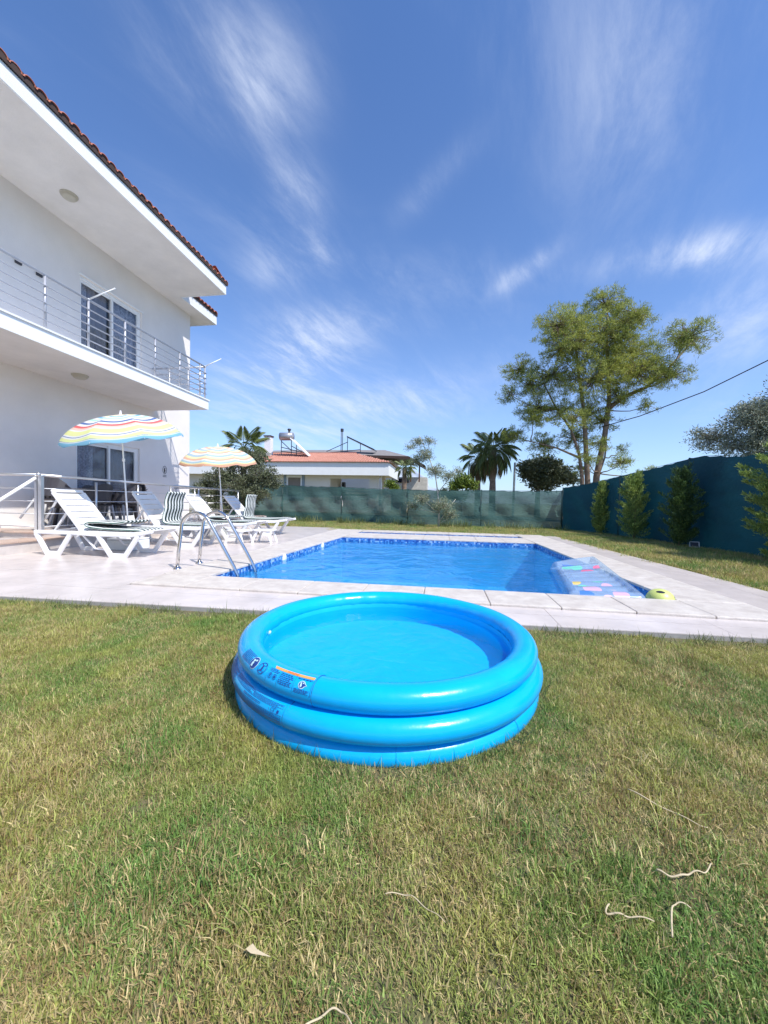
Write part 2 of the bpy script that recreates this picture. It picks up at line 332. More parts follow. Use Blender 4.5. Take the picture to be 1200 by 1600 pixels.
# ------------------------------------------------------------------ mesh helpers
class MB:
    def __init__(s): s.v = []; s.f = []; s.uv = None
    def add(s, vs, fs):
        o = len(s.v); s.v += [tuple(p) for p in vs]; s.f += [tuple(i + o for i in q) for q in fs]; return s
    def box(s, x0, x1, y0, y1, z0, z1):
        return s.add([(x0, y0, z0), (x1, y0, z0), (x1, y1, z0), (x0, y1, z0), (x0, y0, z1), (x1, y0, z1), (x1, y1, z1), (x0, y1, z1)],
                     [(0, 3, 2, 1), (4, 5, 6, 7), (0, 1, 5, 4), (1, 2, 6, 5), (2, 3, 7, 6), (3, 0, 4, 7)])
    def prism(s, poly, z0, z1):
        n = len(poly)
        return s.add([(x, y, z0) for x, y in poly] + [(x, y, z1) for x, y in poly],
                     [tuple(range(n - 1, -1, -1)), tuple(range(n, 2 * n))] + [(i, (i + 1) % n, n + (i + 1) % n, n + i) for i in range(n)])
    def tube(s, pts, r, n=8, cap=True, flat=None):
        """swept round (or flat=(w,h) rectangular) section along pts; r = radius or list"""
        P = [Vector(p) for p in pts]; rs = r if isinstance(r, (list, tuple)) else [r] * len(P)
        T = []
        for i in range(len(P)):
            a = (P[i] - P[i - 1]).normalized() if i else None
            b = (P[i + 1] - P[i]).normalized() if i < len(P) - 1 else None
            T.append(((a or b) + (b or a)).normalized())
        up = Vector((0, 0, 1)) if abs(T[0].z) < .9 else Vector((1, 0, 0))
        if flat: up = Vector((0, 1, 0))
        o = len(s.v); X = None
        for i, t in enumerate(T):
            X = (up.cross(t) if X is None else (X - t * X.dot(t))).normalized() if not flat else up.cross(t).normalized()
            Y = t.cross(X).normalized() if not flat else up
            if flat:
                k = 1.0
                if 0 < i < len(P) - 1: k = 1 / max(.5, t.dot((P[i + 1] - P[i]).normalized()))
                w, h = flat[0] / 2, flat[1] / 2
                ring = [P[i] + X * h * k * a + Y * w * b for a, b in ((-1, -1), (1, -1), (1, 1), (-1, 1))]
            else:
                ring = [P[i] + (X * math.cos(2 * PI * k / n) + Y * math.sin(2 * PI * k / n)) * rs[i] for k in range(n)]
            s.v += [tuple(q) for q in ring]
        m = 4 if flat else n
        for i in range(len(P) - 1):
            for k in range(m):
                a = o + i * m + k; b = o + i * m + (k + 1) % m
                s.f.append((a, b, b + m, a + m))
        if cap:
            s.f.append(tuple(o + k for k in range(m - 1, -1, -1))); e = o + (len(P) - 1) * m
            s.f.append(tuple(e + k for k in range(m)))
        return s
    def lathe(s, prof, n=24, c=(0, 0, 0)):
        o = len(s.v); m = len(prof)
        for k in range(n):
            a = 2 * PI * k / n
            s.v += [(c[0] + r * math.cos(a), c[1] + r * math.sin(a), c[2] + z) for r, z in prof]
        for k in range(n):
            for i in range(m - 1):
                a = o + k * m + i; b = o + ((k + 1) % n) * m + i
                s.f.append((a, b, b + 1, a + 1))
        return s
    def ball(s, c, r, n=12, sq=(1, 1, 1)):
        m = n // 2; o = len(s.v)
        for i in range(m + 1):
            th = PI * i / m
            for k in range(n):
                a = 2 * PI * k / n
                s.v.append((c[0] + r * sq[0] * math.sin(th) * math.cos(a), c[1] + r * sq[1] * math.sin(th) * math.sin(a), c[2] + r * sq[2] * math.cos(th)))
        for i in range(m):
            for k in range(n):
                a = o + i * n + k; b = o + i * n + (k + 1) % n
                s.f.append((a, a + n, b + n, b))
        return s
    def mesh(s, name, m, smooth=False):
        me = bpy.data.meshes.new(name); me.from_pydata(s.v, [], s.f)
        if isinstance(m, (list, tuple)):
            for q in m: me.materials.append(q)
        else: me.materials.append(m)
        if smooth: me.polygons.foreach_set('use_smooth', [True] * len(me.polygons))
        me.update(); return me
    def build(s, name, m, parent=None, smooth=False, bev=0, seg=2):
        o = bpy.data.objects.new(name, s.mesh(name, m, smooth)); COL.objects.link(o)
        if parent is not None: o.parent = parent
        if bev:
            b = o.modifiers.new('bevel', 'BEVEL'); b.width = bev; b.segments = seg; b.limit_method = 'ANGLE'; b.angle_limit = math.radians(35)
        return o
def tag(o, label, cat, group=None):
    o['label'] = label; o['category'] = cat
    if group: o['group'] = group
    return o
def thing(name, label, cat, loc=(0, 0, 0), rotz=0, group=None):
    o = bpy.data.objects.new(name, None); COL.objects.link(o); o.location = loc; o.rotation_euler = (0, 0, rotz); o.empty_display_size = .1
    return tag(o, label, cat, group)
def struct(o): o['kind'] = 'structure'; return o
def stuff(o): o['kind'] = 'stuff'; return o
def copy_tree(o, parent=None):
    c = o.copy(); COL.objects.link(c)
    if parent is not None: c.parent = parent
    for ch in list(o.children): copy_tree(ch, c)
    return c
def inst(name, me, parent, loc=(0, 0, 0), rot=(0, 0, 0)):
    o = bpy.data.objects.new(name, me); COL.objects.link(o); o.parent = parent; o.location = loc; o.rotation_euler = rot; return o

def cards(name, m, P, D, Ln, Wd, parent=None, fold=False):
    """many leaf-sized rhombic faces: P base points, D directions, lengths, widths"""
    P = np.asarray(P, float); D = np.asarray(D, float); n = len(P)
    D /= np.linalg.norm(D, axis=1)[:, None] + 1e-9
    S = np.cross(D, rng.normal(size=(n, 3))); S /= np.linalg.norm(S, axis=1)[:, None] + 1e-9
    Ln = np.broadcast_to(Ln, n)[:, None]; Wd = np.broadcast_to(Wd, n)[:, None]
    V = np.empty((n, 4, 3)); V[:, 0] = P; V[:, 1] = P + D * Ln * .45 + S * Wd / 2; V[:, 2] = P + D * Ln; V[:, 3] = P + D * Ln * .45 - S * Wd / 2
    me = bpy.data.meshes.new(name); me.vertices.add(4 * n); me.vertices.foreach_set('co', V.ravel())
    me.loops.add(4 * n); me.loops.foreach_set('vertex_index', np.arange(4 * n, dtype=np.int32))
    me.polygons.add(n); me.polygons.foreach_set('loop_start', np.arange(0, 4 * n, 4, dtype=np.int32))
    a = me.attributes.new('rnd', 'FLOAT', 'POINT'); a.data.foreach_set('value', np.repeat(rng.random(n), 4))
    me.materials.append(m); me.update(calc_edges=True); me.validate()
    o = bpy.data.objects.new(name, me); COL.objects.link(o)
    if parent is not None: o.parent = parent
    return o
def rdir(n, up=0.0):
    d = rng.normal(size=(n, 3)); d /= np.linalg.norm(d, axis=1)[:, None]; d[:, 2] += up; return d
def inball(n, power=.45):
    d = rdir(n); return d * (rng.random(n)[:, None] ** power)
def bez(a, b, sag, n=7, jit=0.0):
    a, b = Vector(a), Vector(b); out_ = []
    for i in range(n):
        t_ = i / (n - 1); p = a.lerp(b, t_); p.z += sag * 4 * t_ * (1 - t_)
        if 0 < i < n - 1 and jit: p += Vector(rng.normal(size=3) * jit)
        out_.append(tuple(p))
    return out_

# ================================================================== LARGE STRUCTURE
# ---- ground
g = MB()
def sheet(mb, x0, x1, y0, y1, z): mb.add([(x0, y0, z), (x1, y0, z), (x1, y1, z), (x0, y1, z)], [(0, 1, 2, 3)])
POOL = (-2.56, 2.24, 3.98, 10.85)
xl = lambda y_: -2.60 + .040 * (y_ - 4)
xr = lambda y_: 2.24 - .018 * (y_ - 4)
BIG = 6000
# one sheet reaching the horizon, with an opening where the pool basin is sunk
xs = [-BIG, POOL[0] - .2, POOL[1] + .3, BIG]; ys = [-BIG, POOL[2] - .3, POOL[3] + .3, BIG]
vs = [(x, y, 0) for y in ys for x in xs]
fs = [(j * 4 + i, j * 4 + i + 1, (j + 1) * 4 + i + 1, (j + 1) * 4 + i) for j in range(3) for i in range(3) if not (i == 1 and j == 1)]
struct(g.add(vs, fs).build('ground', M_drysoil))
lawn = MB()
for a in ((-12, 12, -8, 3.4), (3.0, 6.2, 3.404, 15.4), (-3.15, 3.0, 11.45, 15.4), (-9.5, -3.154, 12.15, 16.6)):
    sheet(lawn, *a, .006)
struct(lawn.build('lawn_soil', M_soil))

# ---- mountain range, faint and far
mt = MB(); n = 140
prof = []
for i in range(n):
    x = -5200 + i * 75
    h = 230 + 620 * math.exp(-((x + 900) / 1100) ** 2) + 260 * math.exp(-((x - 1500) / 900) ** 2) + 380 * math.exp(-((x + 3500) / 900) ** 2)
    h *= 1 / (1 + math.exp((x + 100) / 260))
    h *= 1 + .14 * math.sin(i * .9) + .09 * math.sin(i * 2.3 + 1) + .05 * random.random()
    prof.append((x, h * .78))
rows = 7
for j in range(rows):
    for i, (x, h) in enumerate(prof):
        t_ = j / (rows - 1)
        mt.v.append((x + (random.random() - .5) * 50, 5200 + 900 * t_ + (random.random() - .5) * 60, h * (t_ ** .8) * (1 + .12 * (random.random() - .5) * (t_ < 1)) - 2))
for j in range(rows - 1):
    for i in range(n - 1):
        a = j * n + i; mt.f.append((a, a + 1, a + n + 1, a + n))
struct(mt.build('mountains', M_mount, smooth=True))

# ---- deck, tiles, coping
def clip(poly, a, b, c):                       # keep a*x+b*y<=c
    out_ = []
    for i in range(len(poly)):
        p, q = poly[i], poly[(i + 1) % len(poly)]
        dp = a * p[0] + b * p[1] - c; dq = a * q[0] + b * q[1] - c
        if dp <= 0: out_.append(p)
        if dp * dq < 0:
            t_ = dp / (dp - dq); out_.append((p[0] + (q[0] - p[0]) * t_, p[1] + (q[1] - p[1]) * t_))
    return out_
deck_out = lambda poly: clip(clip(clip(poly, .034, -1, -2.94), 1, .048, 3.79), 0, 1, 12.2)
base = MB()
CO = (-3.18, 2.84, 3.46, 11.5)                # coping outer rectangle
for (x0, x1, y0, y1) in ((-9, CO[0], 2.5, 12.2), (CO[1], 4.5, 2.5, 11.5), (CO[0], CO[1], 2.5, CO[2])):
    p = deck_out([(x0, y0), (x1, y0), (x1, y1), (x0, y1)]); base.prism(p, -.1, .034)
deck = struct(base.build('deck', M_joint))
cnt = 0
TX, TY = 1.2, .6
for region in ((-9, CO[0] - .004, 2.5, 12.2), (CO[1] + .004, 4.5, 2.5, 11.5), (CO[0], CO[1], 2.5, CO[2] - .004)):
    for iy in range(3, 22):
        for ix in range(-9, 6):
            off = 0
            x0, x1, y0, y1 = ix * TX + off - .3, (ix + 1) * TX + off - .3, iy * TY + .26, (iy + 1) * TY + .26
            x0, x1 = max(x0 + .002, region[0]), min(x1 - .002, region[1]); y0, y1 = max(y0 + .002, region[2]), min(y1 - .002, region[3])
            if x1 - x0 < .03 or y1 - y0 < .03: continue
            p = deck_out([(x0, y0), (x1, y0), (x1, y1), (x0, y1)])
            if len(p) < 3: continue
            if max(q[0] for q in p) < -6.9: continue
            dz_ = random.uniform(0, .0012)
            MB().prism(p, .036, .043 + dz_).build('tile', M_deck, deck); cnt += 1
pool = bpy.data.objects.new('pool', None); COL.objects.link(pool); struct(pool)
cop = MB()
def copestones(x0, x1, y0, y1, along, ln=.6, z1=.066):
    s0, s1 = (x0, x1) if along == 'x' else (y0, y1)
    k = max(1, round((s1 - s0) / ln)); st = (s1 - s0) / k
    for i in range(k):
        a, b = s0 + i * st + .0025, s0 + (i + 1) * st - .0025
        zt = z1 + random.uniform(-.0015, .0015)
        bb = MB().box(*((a, b, y0, y1) if along == 'x' else (x0, x1, a, b)), .044, zt) if False else MB().box(*((a, b, y0, y1) if along == 'x' else (x0, x1, a, b)), .03, zt)
        bb.build('coping_stone', M_cope, pool, bev=.008)
copestones(-3.14, CO[1], CO[2], POOL[2], 'x')
def sidestones(inner, outer, y0, y1, ln=.6):
    k = round((y1 - y0) / ln); st = (y1 - y0) / k
    for i in range(k):
        a, b_ = y0 + i * st + .0025, y0 + (i + 1) * st - .0025
        pts_ = [(inner(a), a), (outer, a), (outer, b_), (inner(b_), b_)]
        if outer < 0: pts_ = pts_[::-1]
        MB().prism(pts_, .03, .066 + random.uniform(-.0015, .0015)).build('coping_stone', M_cope, pool, bev=.008)
sidestones(xl, CO[0] + .003, POOL[2] + .003, 11.5)
sidestones(xr, CO[1] - .003, POOL[2] + .003, 11.5)
copestones(xl(9.6) + .03, xr(9.6) - .01, 9.12, 10.3, 'x')
copestones(xl(11.4) + .03, xr(11.4) - .01, POOL[3], 11.497, 'x')
def basin(y0, y1, zb, zw):
    c = [(xl(y0), y0), (xr(y0), y0), (xr(y1), y1), (xl(y1), y1)]
    w = MB()
    for i in range(4):
        a, b = c[i], c[(i + 1) % 4]
        w.add([(*a, zw), (*b, zw), (*b, .04), (*a, .04)], [(3, 2, 1, 0)])
    w.build('mosaic_band', M_mosaic, pool)
    w = MB()
    for i in range(4):
        a, b = c[i], c[(i + 1) % 4]
        w.add([(*a, zb), (*b, zb), (*b, zw), (*a, zw)], [(3, 2, 1, 0)])
    w.add([(*c[0], zb), (*c[1], zb), (*c[2], zb), (*c[3], zb)], [(0, 1, 2, 3)])
    w.build('basin_lining', M_basin, pool)
basin(POOL[2], 9.12, -1.0, -.09)
basin(10.3, POOL[3], -.5, -.09)
WZ = -.035
wt = MB()
for y0, y1 in ((POOL[2], 9.12), (10.3, POOL[3])): wt.add([(xl(y0), y0, WZ), (xr(y0), y0, WZ), (xr(y1), y1, WZ), (xl(y1), y1, WZ)], [(0, 1, 2, 3)])
struct(wt.build('water', M_water))
for yy in (5.9, 7.7):
    o = MB().lathe([(0, .02), (.05, .02), (.07, .012), (.075, 0)], 16).build('inlet_cap', M_plastic, pool, smooth=True)
    o.rotation_euler = (0, PI / 2, 0); o.location = (xl(yy) + .001, yy, -.02)

# ---- raised terrace by the villa
ter = struct(MB().box(-9.5, -6.36, 2.6, 14, 0, .205).build('terrace', M_stepside))
MB().box(-9.5, -6.50, 5.25, 13.5, .205, .315).build('terrace_upper_step', M_stepside, ter)
for i in range(10):
    y0 = 2.6 + i * 1.14
    MB().box(-6.72, -6.335, y0 + .002, min(14, y0 + 1.136), .207, .235).build('step_tread', M_trav, ter, bev=.004)
for i in range(7):
    y0 = 5.22 + i * 1.15
    MB().box(-6.86, -6.475, y0 + .002, y0 + 1.146, .317, .345).build('step_tread', M_trav, ter, bev=.004)
for i in range(4):
    x0 = -9.5 + i * .66
    MB().box(x0 + .002, x0 + .656, 5.22, 5.60, .317, .3451).build('step_tread', M_trav, ter, bev=.004)
for ix in range(2):
    for iy in range(7):
        MB().box(-8.06 + ix * .6 + .002, -8.06 + (ix + 1) * .6 - .002, 5.603 + iy * 1.1, 5.603 + (iy + 1) * 1.1 - .004, .317, .343).build('terrace_tile', M_deck, ter)
for ix in range(3):
    for iy in range(3):
        MB().box(-8.52 + ix * .6 + .002, -8.52 + (ix + 1) * .6 - .002, 2.62 + iy * .86, 2.62 + (iy + 1) * .86 - .004, .207, .2345).build('terrace_tile', M_deck, ter)

# ================================================================== VILLA
villa = thing('villa', 'large two storey white villa with long balcony and red tiled eaves on the left', 'house', (-7.84, 10.92, 0))
def vl(o): o.location = Vector(o.location) - Vector((-7.84, 10.92, 0)); return o     # world coordinates -> villa-local
WX = -7.84; WE = 10.92; SOF = 6.58
DU = (7.28, 9.00, 3.58, 5.73); DL = (7.18, 8.93, .35, 2.19)
def wall_grid(x0, x1, yb, zb, holes):
    """wall with real openings: cells between breakpoints, skipping holes"""
    w = MB()
    for i in range(len(yb) - 1):
        for j in range(len(zb) - 1):
            yc, zc = (yb[i] + yb[i + 1]) / 2, (zb[j] + zb[j + 1]) / 2
            if any(h[0] < yc < h[1] and h[2] < zc < h[3] for h in holes): continue
            w.box(x0, x1, yb[i], yb[i + 1], zb[j], zb[j + 1])
    return w
vl(wall_grid(WX - .25, WX, [-6, 7.18, 7.28, 8.93, 9.00, WE], [0, .35, 2.19, 3.58, 5.73, SOF], [DU, DL]).build('wall', M_wall, villa))
vl(MB().box(-20, WX - .253, WE - .25, WE, 0, SOF).build('wall', M_wall, villa))
vl(MB().box(-20, WX - .253, -6, -5.75, 0, SOF).build('wall', M_wall, villa))
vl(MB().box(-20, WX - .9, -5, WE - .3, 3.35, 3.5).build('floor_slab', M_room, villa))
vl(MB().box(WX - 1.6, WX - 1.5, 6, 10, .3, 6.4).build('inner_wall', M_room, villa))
# soffit, fascia
EX = -6.06
vl(MB().box(-20.6, EX, -7, 9.88, SOF, SOF + .12).build('soffit', M_soffit, villa))
vl(MB().box(-20.6, -7.40, 9.882, 11.55, SOF, SOF + .12).build('soffit', M_soffit, villa))
vl(MB().box(EX, EX + .03, -7, 9.91, SOF - .01, SOF + .23).build('fascia', M_white, villa))
vl(MB().box(-7.40, -7.37, 9.912, 11.58, SOF - .01, SOF + .25).build('fascia', M_white, villa))
vl(MB().box(-20.6, -7.372, 11.552, 11.58, SOF - .0101, SOF + .2499).build('fascia', M_white, villa))
vl(MB().box(-7.369, EX, 9.882, 9.91, SOF - .0102, SOF + .23).build('fascia', M_white, villa))
# roof: dark edge course and rows of barrel tiles
SL = .38
def roofslab(x_e, y0, y1, z_e, ln):
    return MB().add([(x_e, y0, z_e), (x_e, y1, z_e), (x_e - ln, y1, z_e + SL * ln), (x_e - ln, y0, z_e + SL * ln),
                     (x_e, y0, z_e + .10), (x_e, y1, z_e + .10), (x_e - ln, y1, z_e + SL * ln + .10), (x_e - ln, y0, z_e + SL * ln + .10)],
                    [(0, 1, 2, 3), (7, 6, 5, 4), (0, 4, 5, 1), (1, 5, 6, 2), (2, 6, 7, 3), (3, 7, 4, 0)])
vl(roofslab(EX + .06, -7, 9.95, SOF + .235, 6.8).build('roof_deck', M_underroof, villa))
vl(roofslab(-7.35, 9.96, 11.60, SOF + .255, 5.4).build('roof_deck', M_underroof, villa))
tile_me = None
def barrel(ln=.46, r0=.070, r1=.085):
    b = MB(); k = 6
    for e, (xx, r) in enumerate(((0, r1), (-ln, r0))):
        for i in range(k + 1):
            a = PI * i / k; b.v.append((xx, math.cos(a) * r, math.sin(a) * r * .8 + SL * -xx))
        for i in range(k + 1):
            a = PI * i / k; b.v.append((xx, math.cos(a) * (r - .015), math.sin(a) * (r - .015) * .8 + SL * -xx))
    for i in range(k):
        b.f += [(i, i + 1, 2 * (k + 1) + i + 1, 2 * (k + 1) + i), (k + 1 + i, 3 * (k + 1) + i, 3 * (k + 1) + i + 1, k + 2 + i), (i, k + 1 + i, k + 2 + i, i + 1)]
    return b
tile_me = barrel().mesh('roof_tile', M_tile, True)
y = 2.0
while y < 9.9:
    o = inst('roof_tile', tile_me, villa, (EX + .075 + random.uniform(-.008, .008), y, SOF + .285 + random.uniform(-.004, .004))); vl(o); y += .175
y = 10.05
while y < 11.6:
    o = inst('roof_tile', tile_me, villa, (-7.30 + random.uniform(-.008, .008), y, SOF + .305)); vl(o); y += .175
rest = MB()
for row in range(1, 16):
    y = -6.9 if row else 2
    while y < 9.9:
        b = barrel(); bx = EX + .075 - row * .42; rest.add([(vx + bx, vy + y, vz + SOF + .295 + SL * row * .42) for vx, vy, vz in b.v], b.f); y += .175
y = -6.9
while y < 1.9:
    b = barrel(); rest.add([(vx + EX + .075, vy + y, vz + SOF + .285) for vx, vy, vz in b.v], b.f); y += .175
stuff(vl(rest.build('roof_tile_rows', M_tile, villa, smooth=True)))
# end tiles over the corner
for i in range(9):
    o = inst('roof_tile', tile_me, villa, (EX - .05 - i * .22, 9.93, SOF + .30), (0, 0, PI / 2)); vl(o)
# balcony
BX = -6.22; BE = 9.43
slab = vl(MB().box(WX + .002, BX, -6, BE, 3.30, 3.53).build('balcony_slab', M_white, villa))
vl(MB().box(WX + .002, BX - .02, -5.9, BE - .02, 3.2985, 3.2995).build('balcony_underside', M_soffit, villa))
vl(MB().box(WX + .002, BX + .025, -6, BE + .025, 3.532, 3.56).build('balcony_edge_tile', M_white, villa))
rail = vl(MB().tube([(BX - .05, -6, 4.41), (BX - .05, BE - .09, 4.41)], .021, 10).build('balcony_railing', M_railp, villa, smooth=True))
def rc(mb, name, m=M_railp): return mb.build(name, m, rail, smooth=True)
rc(MB().tube([(BX - .05, BE - .07, 4.41), (WX + .01, BE - .07, 4.41)], .021, 10), 'top_rail')
rc(MB().ball((BX - .05, BE - .08, 4.41), .026), 'elbow')
py = [-.5, .3, 1.15, 2.0, 2.85, 3.65, 4.45, 5.23, 5.98, 6.77, 7.57, 8.36, 9.13, 9.34]
for yy in py: rc(MB().tube([(BX - .05, yy, 3.56), (BX - .05, yy, 4.40)], .019, 8), 'post')
for xx in (BX - .55, BX - 1.1): rc(MB().tube([(xx, BE - .07, 3.56), (xx, BE - .07, 4.40)], .019, 8), 'post')
for k in range(5):
    zk = 3.70 + k * .135
    rc(MB().tube([(BX - .03, -.6, zk), (BX - .03, BE - .05, zk)], .0105, 6), 'rail_rod')
    rc(MB().tube([(BX - .035, BE - .068, zk + .004), (WX + .01, BE - .068, zk + .004)], .0105, 6), 'rail_rod')
for nm, a, b in (('drying_arm', (BX - .05, 5.98, 4.42), (BX + .34, 6.12, 4.66)), ('drying_arm', (BX - .05, 9.34, 4.42), (BX + .27, 9.55, 4.68))):
    rc(MB().tube([a, b], [.014, .010], 8).ball(b, .016, 8).ball(a, .024, 8), nm, M_white)
def sliding_door(d, label_left):
    y0, y1, z0, z1 = d
    fr = MB()
    w = .055
    for (a, b, c, e) in ((y0, y1, z1 - w, z1), (y0, y1, z0, z0 + w), (y0, y0 + w, z0 + w, z1 - w), (y1 - w, y1, z0 + w, z1 - w)):
        fr.box(WX - .14, WX - .05, a, b, c, e)
    fo = vl(fr.build('sliding_door', M_white, villa, bev=.004))
    ym = (y0 + y1) / 2 + .02
    for (a, b, xo) in ((y0 + w, ym + .03, WX - .11), (ym - .03, y1 - w, WX - .075)):
        s = MB(); q = .05
        for (c, e, f_, h) in ((a, b, z1 - w - q, z1 - w), (a, b, z0 + w, z0 + w + q), (a, a + q, z0 + w + q, z1 - w - q), (b - q, b, z0 + w + q, z1 - w - q)):
            s.box(xo - .02, xo + .02, c, e, f_, h)
        s.build('door_sash', M_white, fo, bev=.003)
        MB().box(xo - .003, xo + .003, a + q, b - q, z0 + w + q, z1 - w - q).build('pane', M_glass, fo)
    # curtains behind the glass, pleated
    def curtain(a, b, m):
        c = MB(); k = max(6, int((b - a) / .035))
        for i in range(k + 1):
            yy = a + (b - a) * i / k; xx = WX - .165 + .015 * math.sin(i * 1.7) + .008 * math.sin(i * .63)
            c.v += [(xx, yy, z0 + .05), (xx, yy, z1 - .05)]
        c.f += [(2 * i, 2 * i + 2, 2 * i + 3, 2 * i + 1) for i in range(k)]
        c.build('curtain', m, fo, smooth=True)
    if label_left == 'up':
        curtain(y0 + .02, y0 + .30, M_lace); curtain(y0 + .32, ym - .05, M_curtain); curtain(ym, y1 - .03, M_lace)
    else:
        curtain(y0 + .02, y0 + .55, M_lace); curtain(y0 + .56, ym, M_curtain); curtain(ym + .02, y1 - .03, M_curtain)
sliding_door(DU, 'up'); sliding_door(DL, 'down')
# window head track / shutter box line above upper door
vl(MB().box(WX, WX + .02, DU[0] - .03, DU[1] + .03, DU[3] + .002, DU[3] + .03).build('lintel_trim', M_white, villa))
for (lx, ly, lz) in ((-7.05, 6.33, SOF), (-7.05, 6.54, 3.2975)):
    o = MB().lathe([(0, -.075), (.085, -.072), (.11, -.055), (.118, -.03), (.118, -.028), (.135, -.026), (.14, -.012), (.14, 0)], 28).build('ceiling_lamp', M_lamp, villa, smooth=True)
    o.location = (lx, ly, lz); vl(o)
for (yy, zc) in ((6.05, 5.23), (6.42, 5.22)):
    b_ = vl(MB().box(WX, WX + .035, yy - .055, yy + .055, zc - .04, zc + .04).build('wall_socket', M_dark, villa, bev=.006))
    MB().box(WX + .036, WX + .039, yy - .03, yy + .03, zc - .015, zc + .015).build('socket_cover', M_blackmark, b_)
# little pictogram with two lines of print beside the lower door
sg = MB(); sy, sz = 9.84, 1.72
ring = [(WX + .003, sy + .075 * math.cos(a) * (1.0), sz + .11 * math.sin(a)) for a in np.linspace(0, 2 * PI, 20)]
sg.tube(ring, .006, 5, cap=False)
sg.ball((WX + .004, sy + .005, sz + .045), .022, 8, (.15, 1, 1)).add([(WX + .006, sy - .03, sz + .03), (WX + .006, sy + .03, sz + .01), (WX + .006, sy + .015, sz - .08), (WX + .006, sy - .015, sz - .08)], [(0, 3, 2, 1), (0, 1, 2, 3)])
for q in (0, 1): sg.box(WX, WX + .004, sy - .07, sy + .07, sz - .16 - q * .04, sz - .145 - q * .04)
vl(sg.build('wall_pictogram', M_blackmark, villa))

# ---- terrace railing
TR = thing('terrace_railing', 'metal terrace railing with heavy corner post and thin horizontal rods behind the loungers', 'railing', (-6.52, 5.33, .345))
def tr(mb, name, m=M_galv, **k):
    o = mb.build(name, m, TR, smooth=k.get('smooth', True)); o.location = (6.52, -5.33, -.345); return o
tr(MB().box(-6.58, -6.535, 5.30, 5.35, .345, 1.25), 'post', smooth=False); tr(MB().box(-6.51, -6.45, 5.30, 5.35, .345, 1.25), 'post', smooth=False)
tr(MB().tube([(-6.52, 5.30, 1.27), (-6.50, 11.5, 1.19)], .024, 10), 'top_rail')
tr(MB().tube([(-6.50, 5.33, 1.275), (-9.3, 5.33, 1.275)], .022, 10), 'top_rail')
tr(MB().ball((-6.51, 5.31, 1.275), .035, 10), 'elbow')
for yy in (6.36, 7.37, 8.38, 9.45, 10.5, 11.48): tr(MB().tube([(-6.51, yy, .345), (-6.51, yy, 1.2)], .021, 8), 'post')
tr(MB().tube([(-8.6, 5.33, .345), (-8.6, 5.33, 1.26)], .02, 8), 'post')
for k, zk in enumerate((.42, .63, .84, 1.05)):
    tr(MB().tube([(-6.505, 5.33, zk), (-6.495, 11.48, zk - .03)], .0085, 6), 'rail_rod')
    tr(MB().tube([(-6.51, 5.332, zk), (-9.3, 5.332, zk)], .0085, 6), 'rail_rod')
tr(MB().tube([(-6.55, 5.30, 1.22), (-7.15, 4.40, .25)], .026, 10), 'brace', M_white)
inn = thing('inner_railing', 'short grey railing bay between house wall and terrace edge', 'railing', (-7.8, 10.2, .345))
def ir(mb, nm): o = mb.build(nm, M_galv, inn, smooth=True); o.location = (7.8, -10.2, -.345)
ir(MB().tube([(-7.8, 10.2, 1.22), (-6.56, 10.2, 1.22)], .02, 8), 'top_rail')
for xx in (-7.75, -7.15): ir(MB().tube([(xx, 10.2, .34), (xx, 10.2, 1.21)], .018, 8), 'post')
for zk in (.6, .8, 1.0): ir(MB().tube([(-7.8, 10.203, zk), (-6.56, 10.203, zk)], .008, 6), 'rail_rod')

# ================================================================== POOLSIDE THINGS
# ---- paddling pool
KX, KY = -.284, 2.093
kp = thing('paddling_pool', 'round bright blue inflatable paddling pool of stacked rings on the lawn, full of water', 'paddling pool', (KX, KY, 0))
def ringobj(R_, a, zc, name, wob=.0, ah=None, nn=160):
    ah = ah or a; b = MB(); m = 28
    for i in range(nn):
        p = 2 * PI * i / nn
        rr = R_ + wob * (math.sin(3 * p + 1) * .5 + math.sin(5 * p) * .3)
        for k in range(m):
            t_ = 2 * PI * k / m
            wr = 1 + .010 * math.sin(p * 9 + zc * 40) * max(0, math.sin(t_)) + (.030 * (1 + .5 * math.sin(p * 7)) * math.sin(p * 47 + 3 * math.sin(p * 5)) * max(0, -math.cos(t_)) ** 1.5)     # puckers on the inner side
            b.v.append(((rr + ah * wr * math.cos(t_)) * math.cos(p), (rr + ah * wr * math.cos(t_)) * math.sin(p), zc + a * wr * math.sin(t_)))
    for i in range(nn):
        for k in range(m):
            A = i * m + k; B = ((i + 1) % nn) * m + k; k2 = (k + 1) % m
            b.f.append((A, B, ((i + 1) % nn) * m + k2, i * m + k2))
    return b.build(name, M_vinyl, kp, smooth=True)
R1, A1, Z1 = .722, .054, .219
R2, A2, Z2 = .752, .052, .120
R3, A3, Z3 = .742, .048, .026
ringobj(R1, A1, Z1, 'inflated_ring', .004, .062); ringobj(R2, A2, Z2, 'inflated_ring', .005, .058); ringobj(R3, A3, Z3, 'inflated_ring', .006, .052)
nn = 96
fl = MB(); fl.v = [(0, 0, .075)]
for r in (.2, .45, .69):
    fl.v += [(r * math.cos(2 * PI * i / nn), r * math.sin(2 * PI * i / nn), .075 + .004 * random.random() - .01 * (r > .6)) for i in range(nn)]
fl.f = [(0, 1 + i, 1 + (i + 1) % nn) for i in range(nn)] + [(1 + q * nn + i, 1 + (q + 1) * nn + i, 1 + (q + 1) * nn + (i + 1) % nn, 1 + q * nn + (i + 1) % nn) for q in range(2) for i in range(nn)]
fl.build('pool_floor', M_vinylin, kp, smooth=True)
lin = MB().lathe([(.69, .02), (.688, .10), (.664, .165), (.665, .2)], 96).build('inner_liner', M_vinylin, kp, smooth=True)
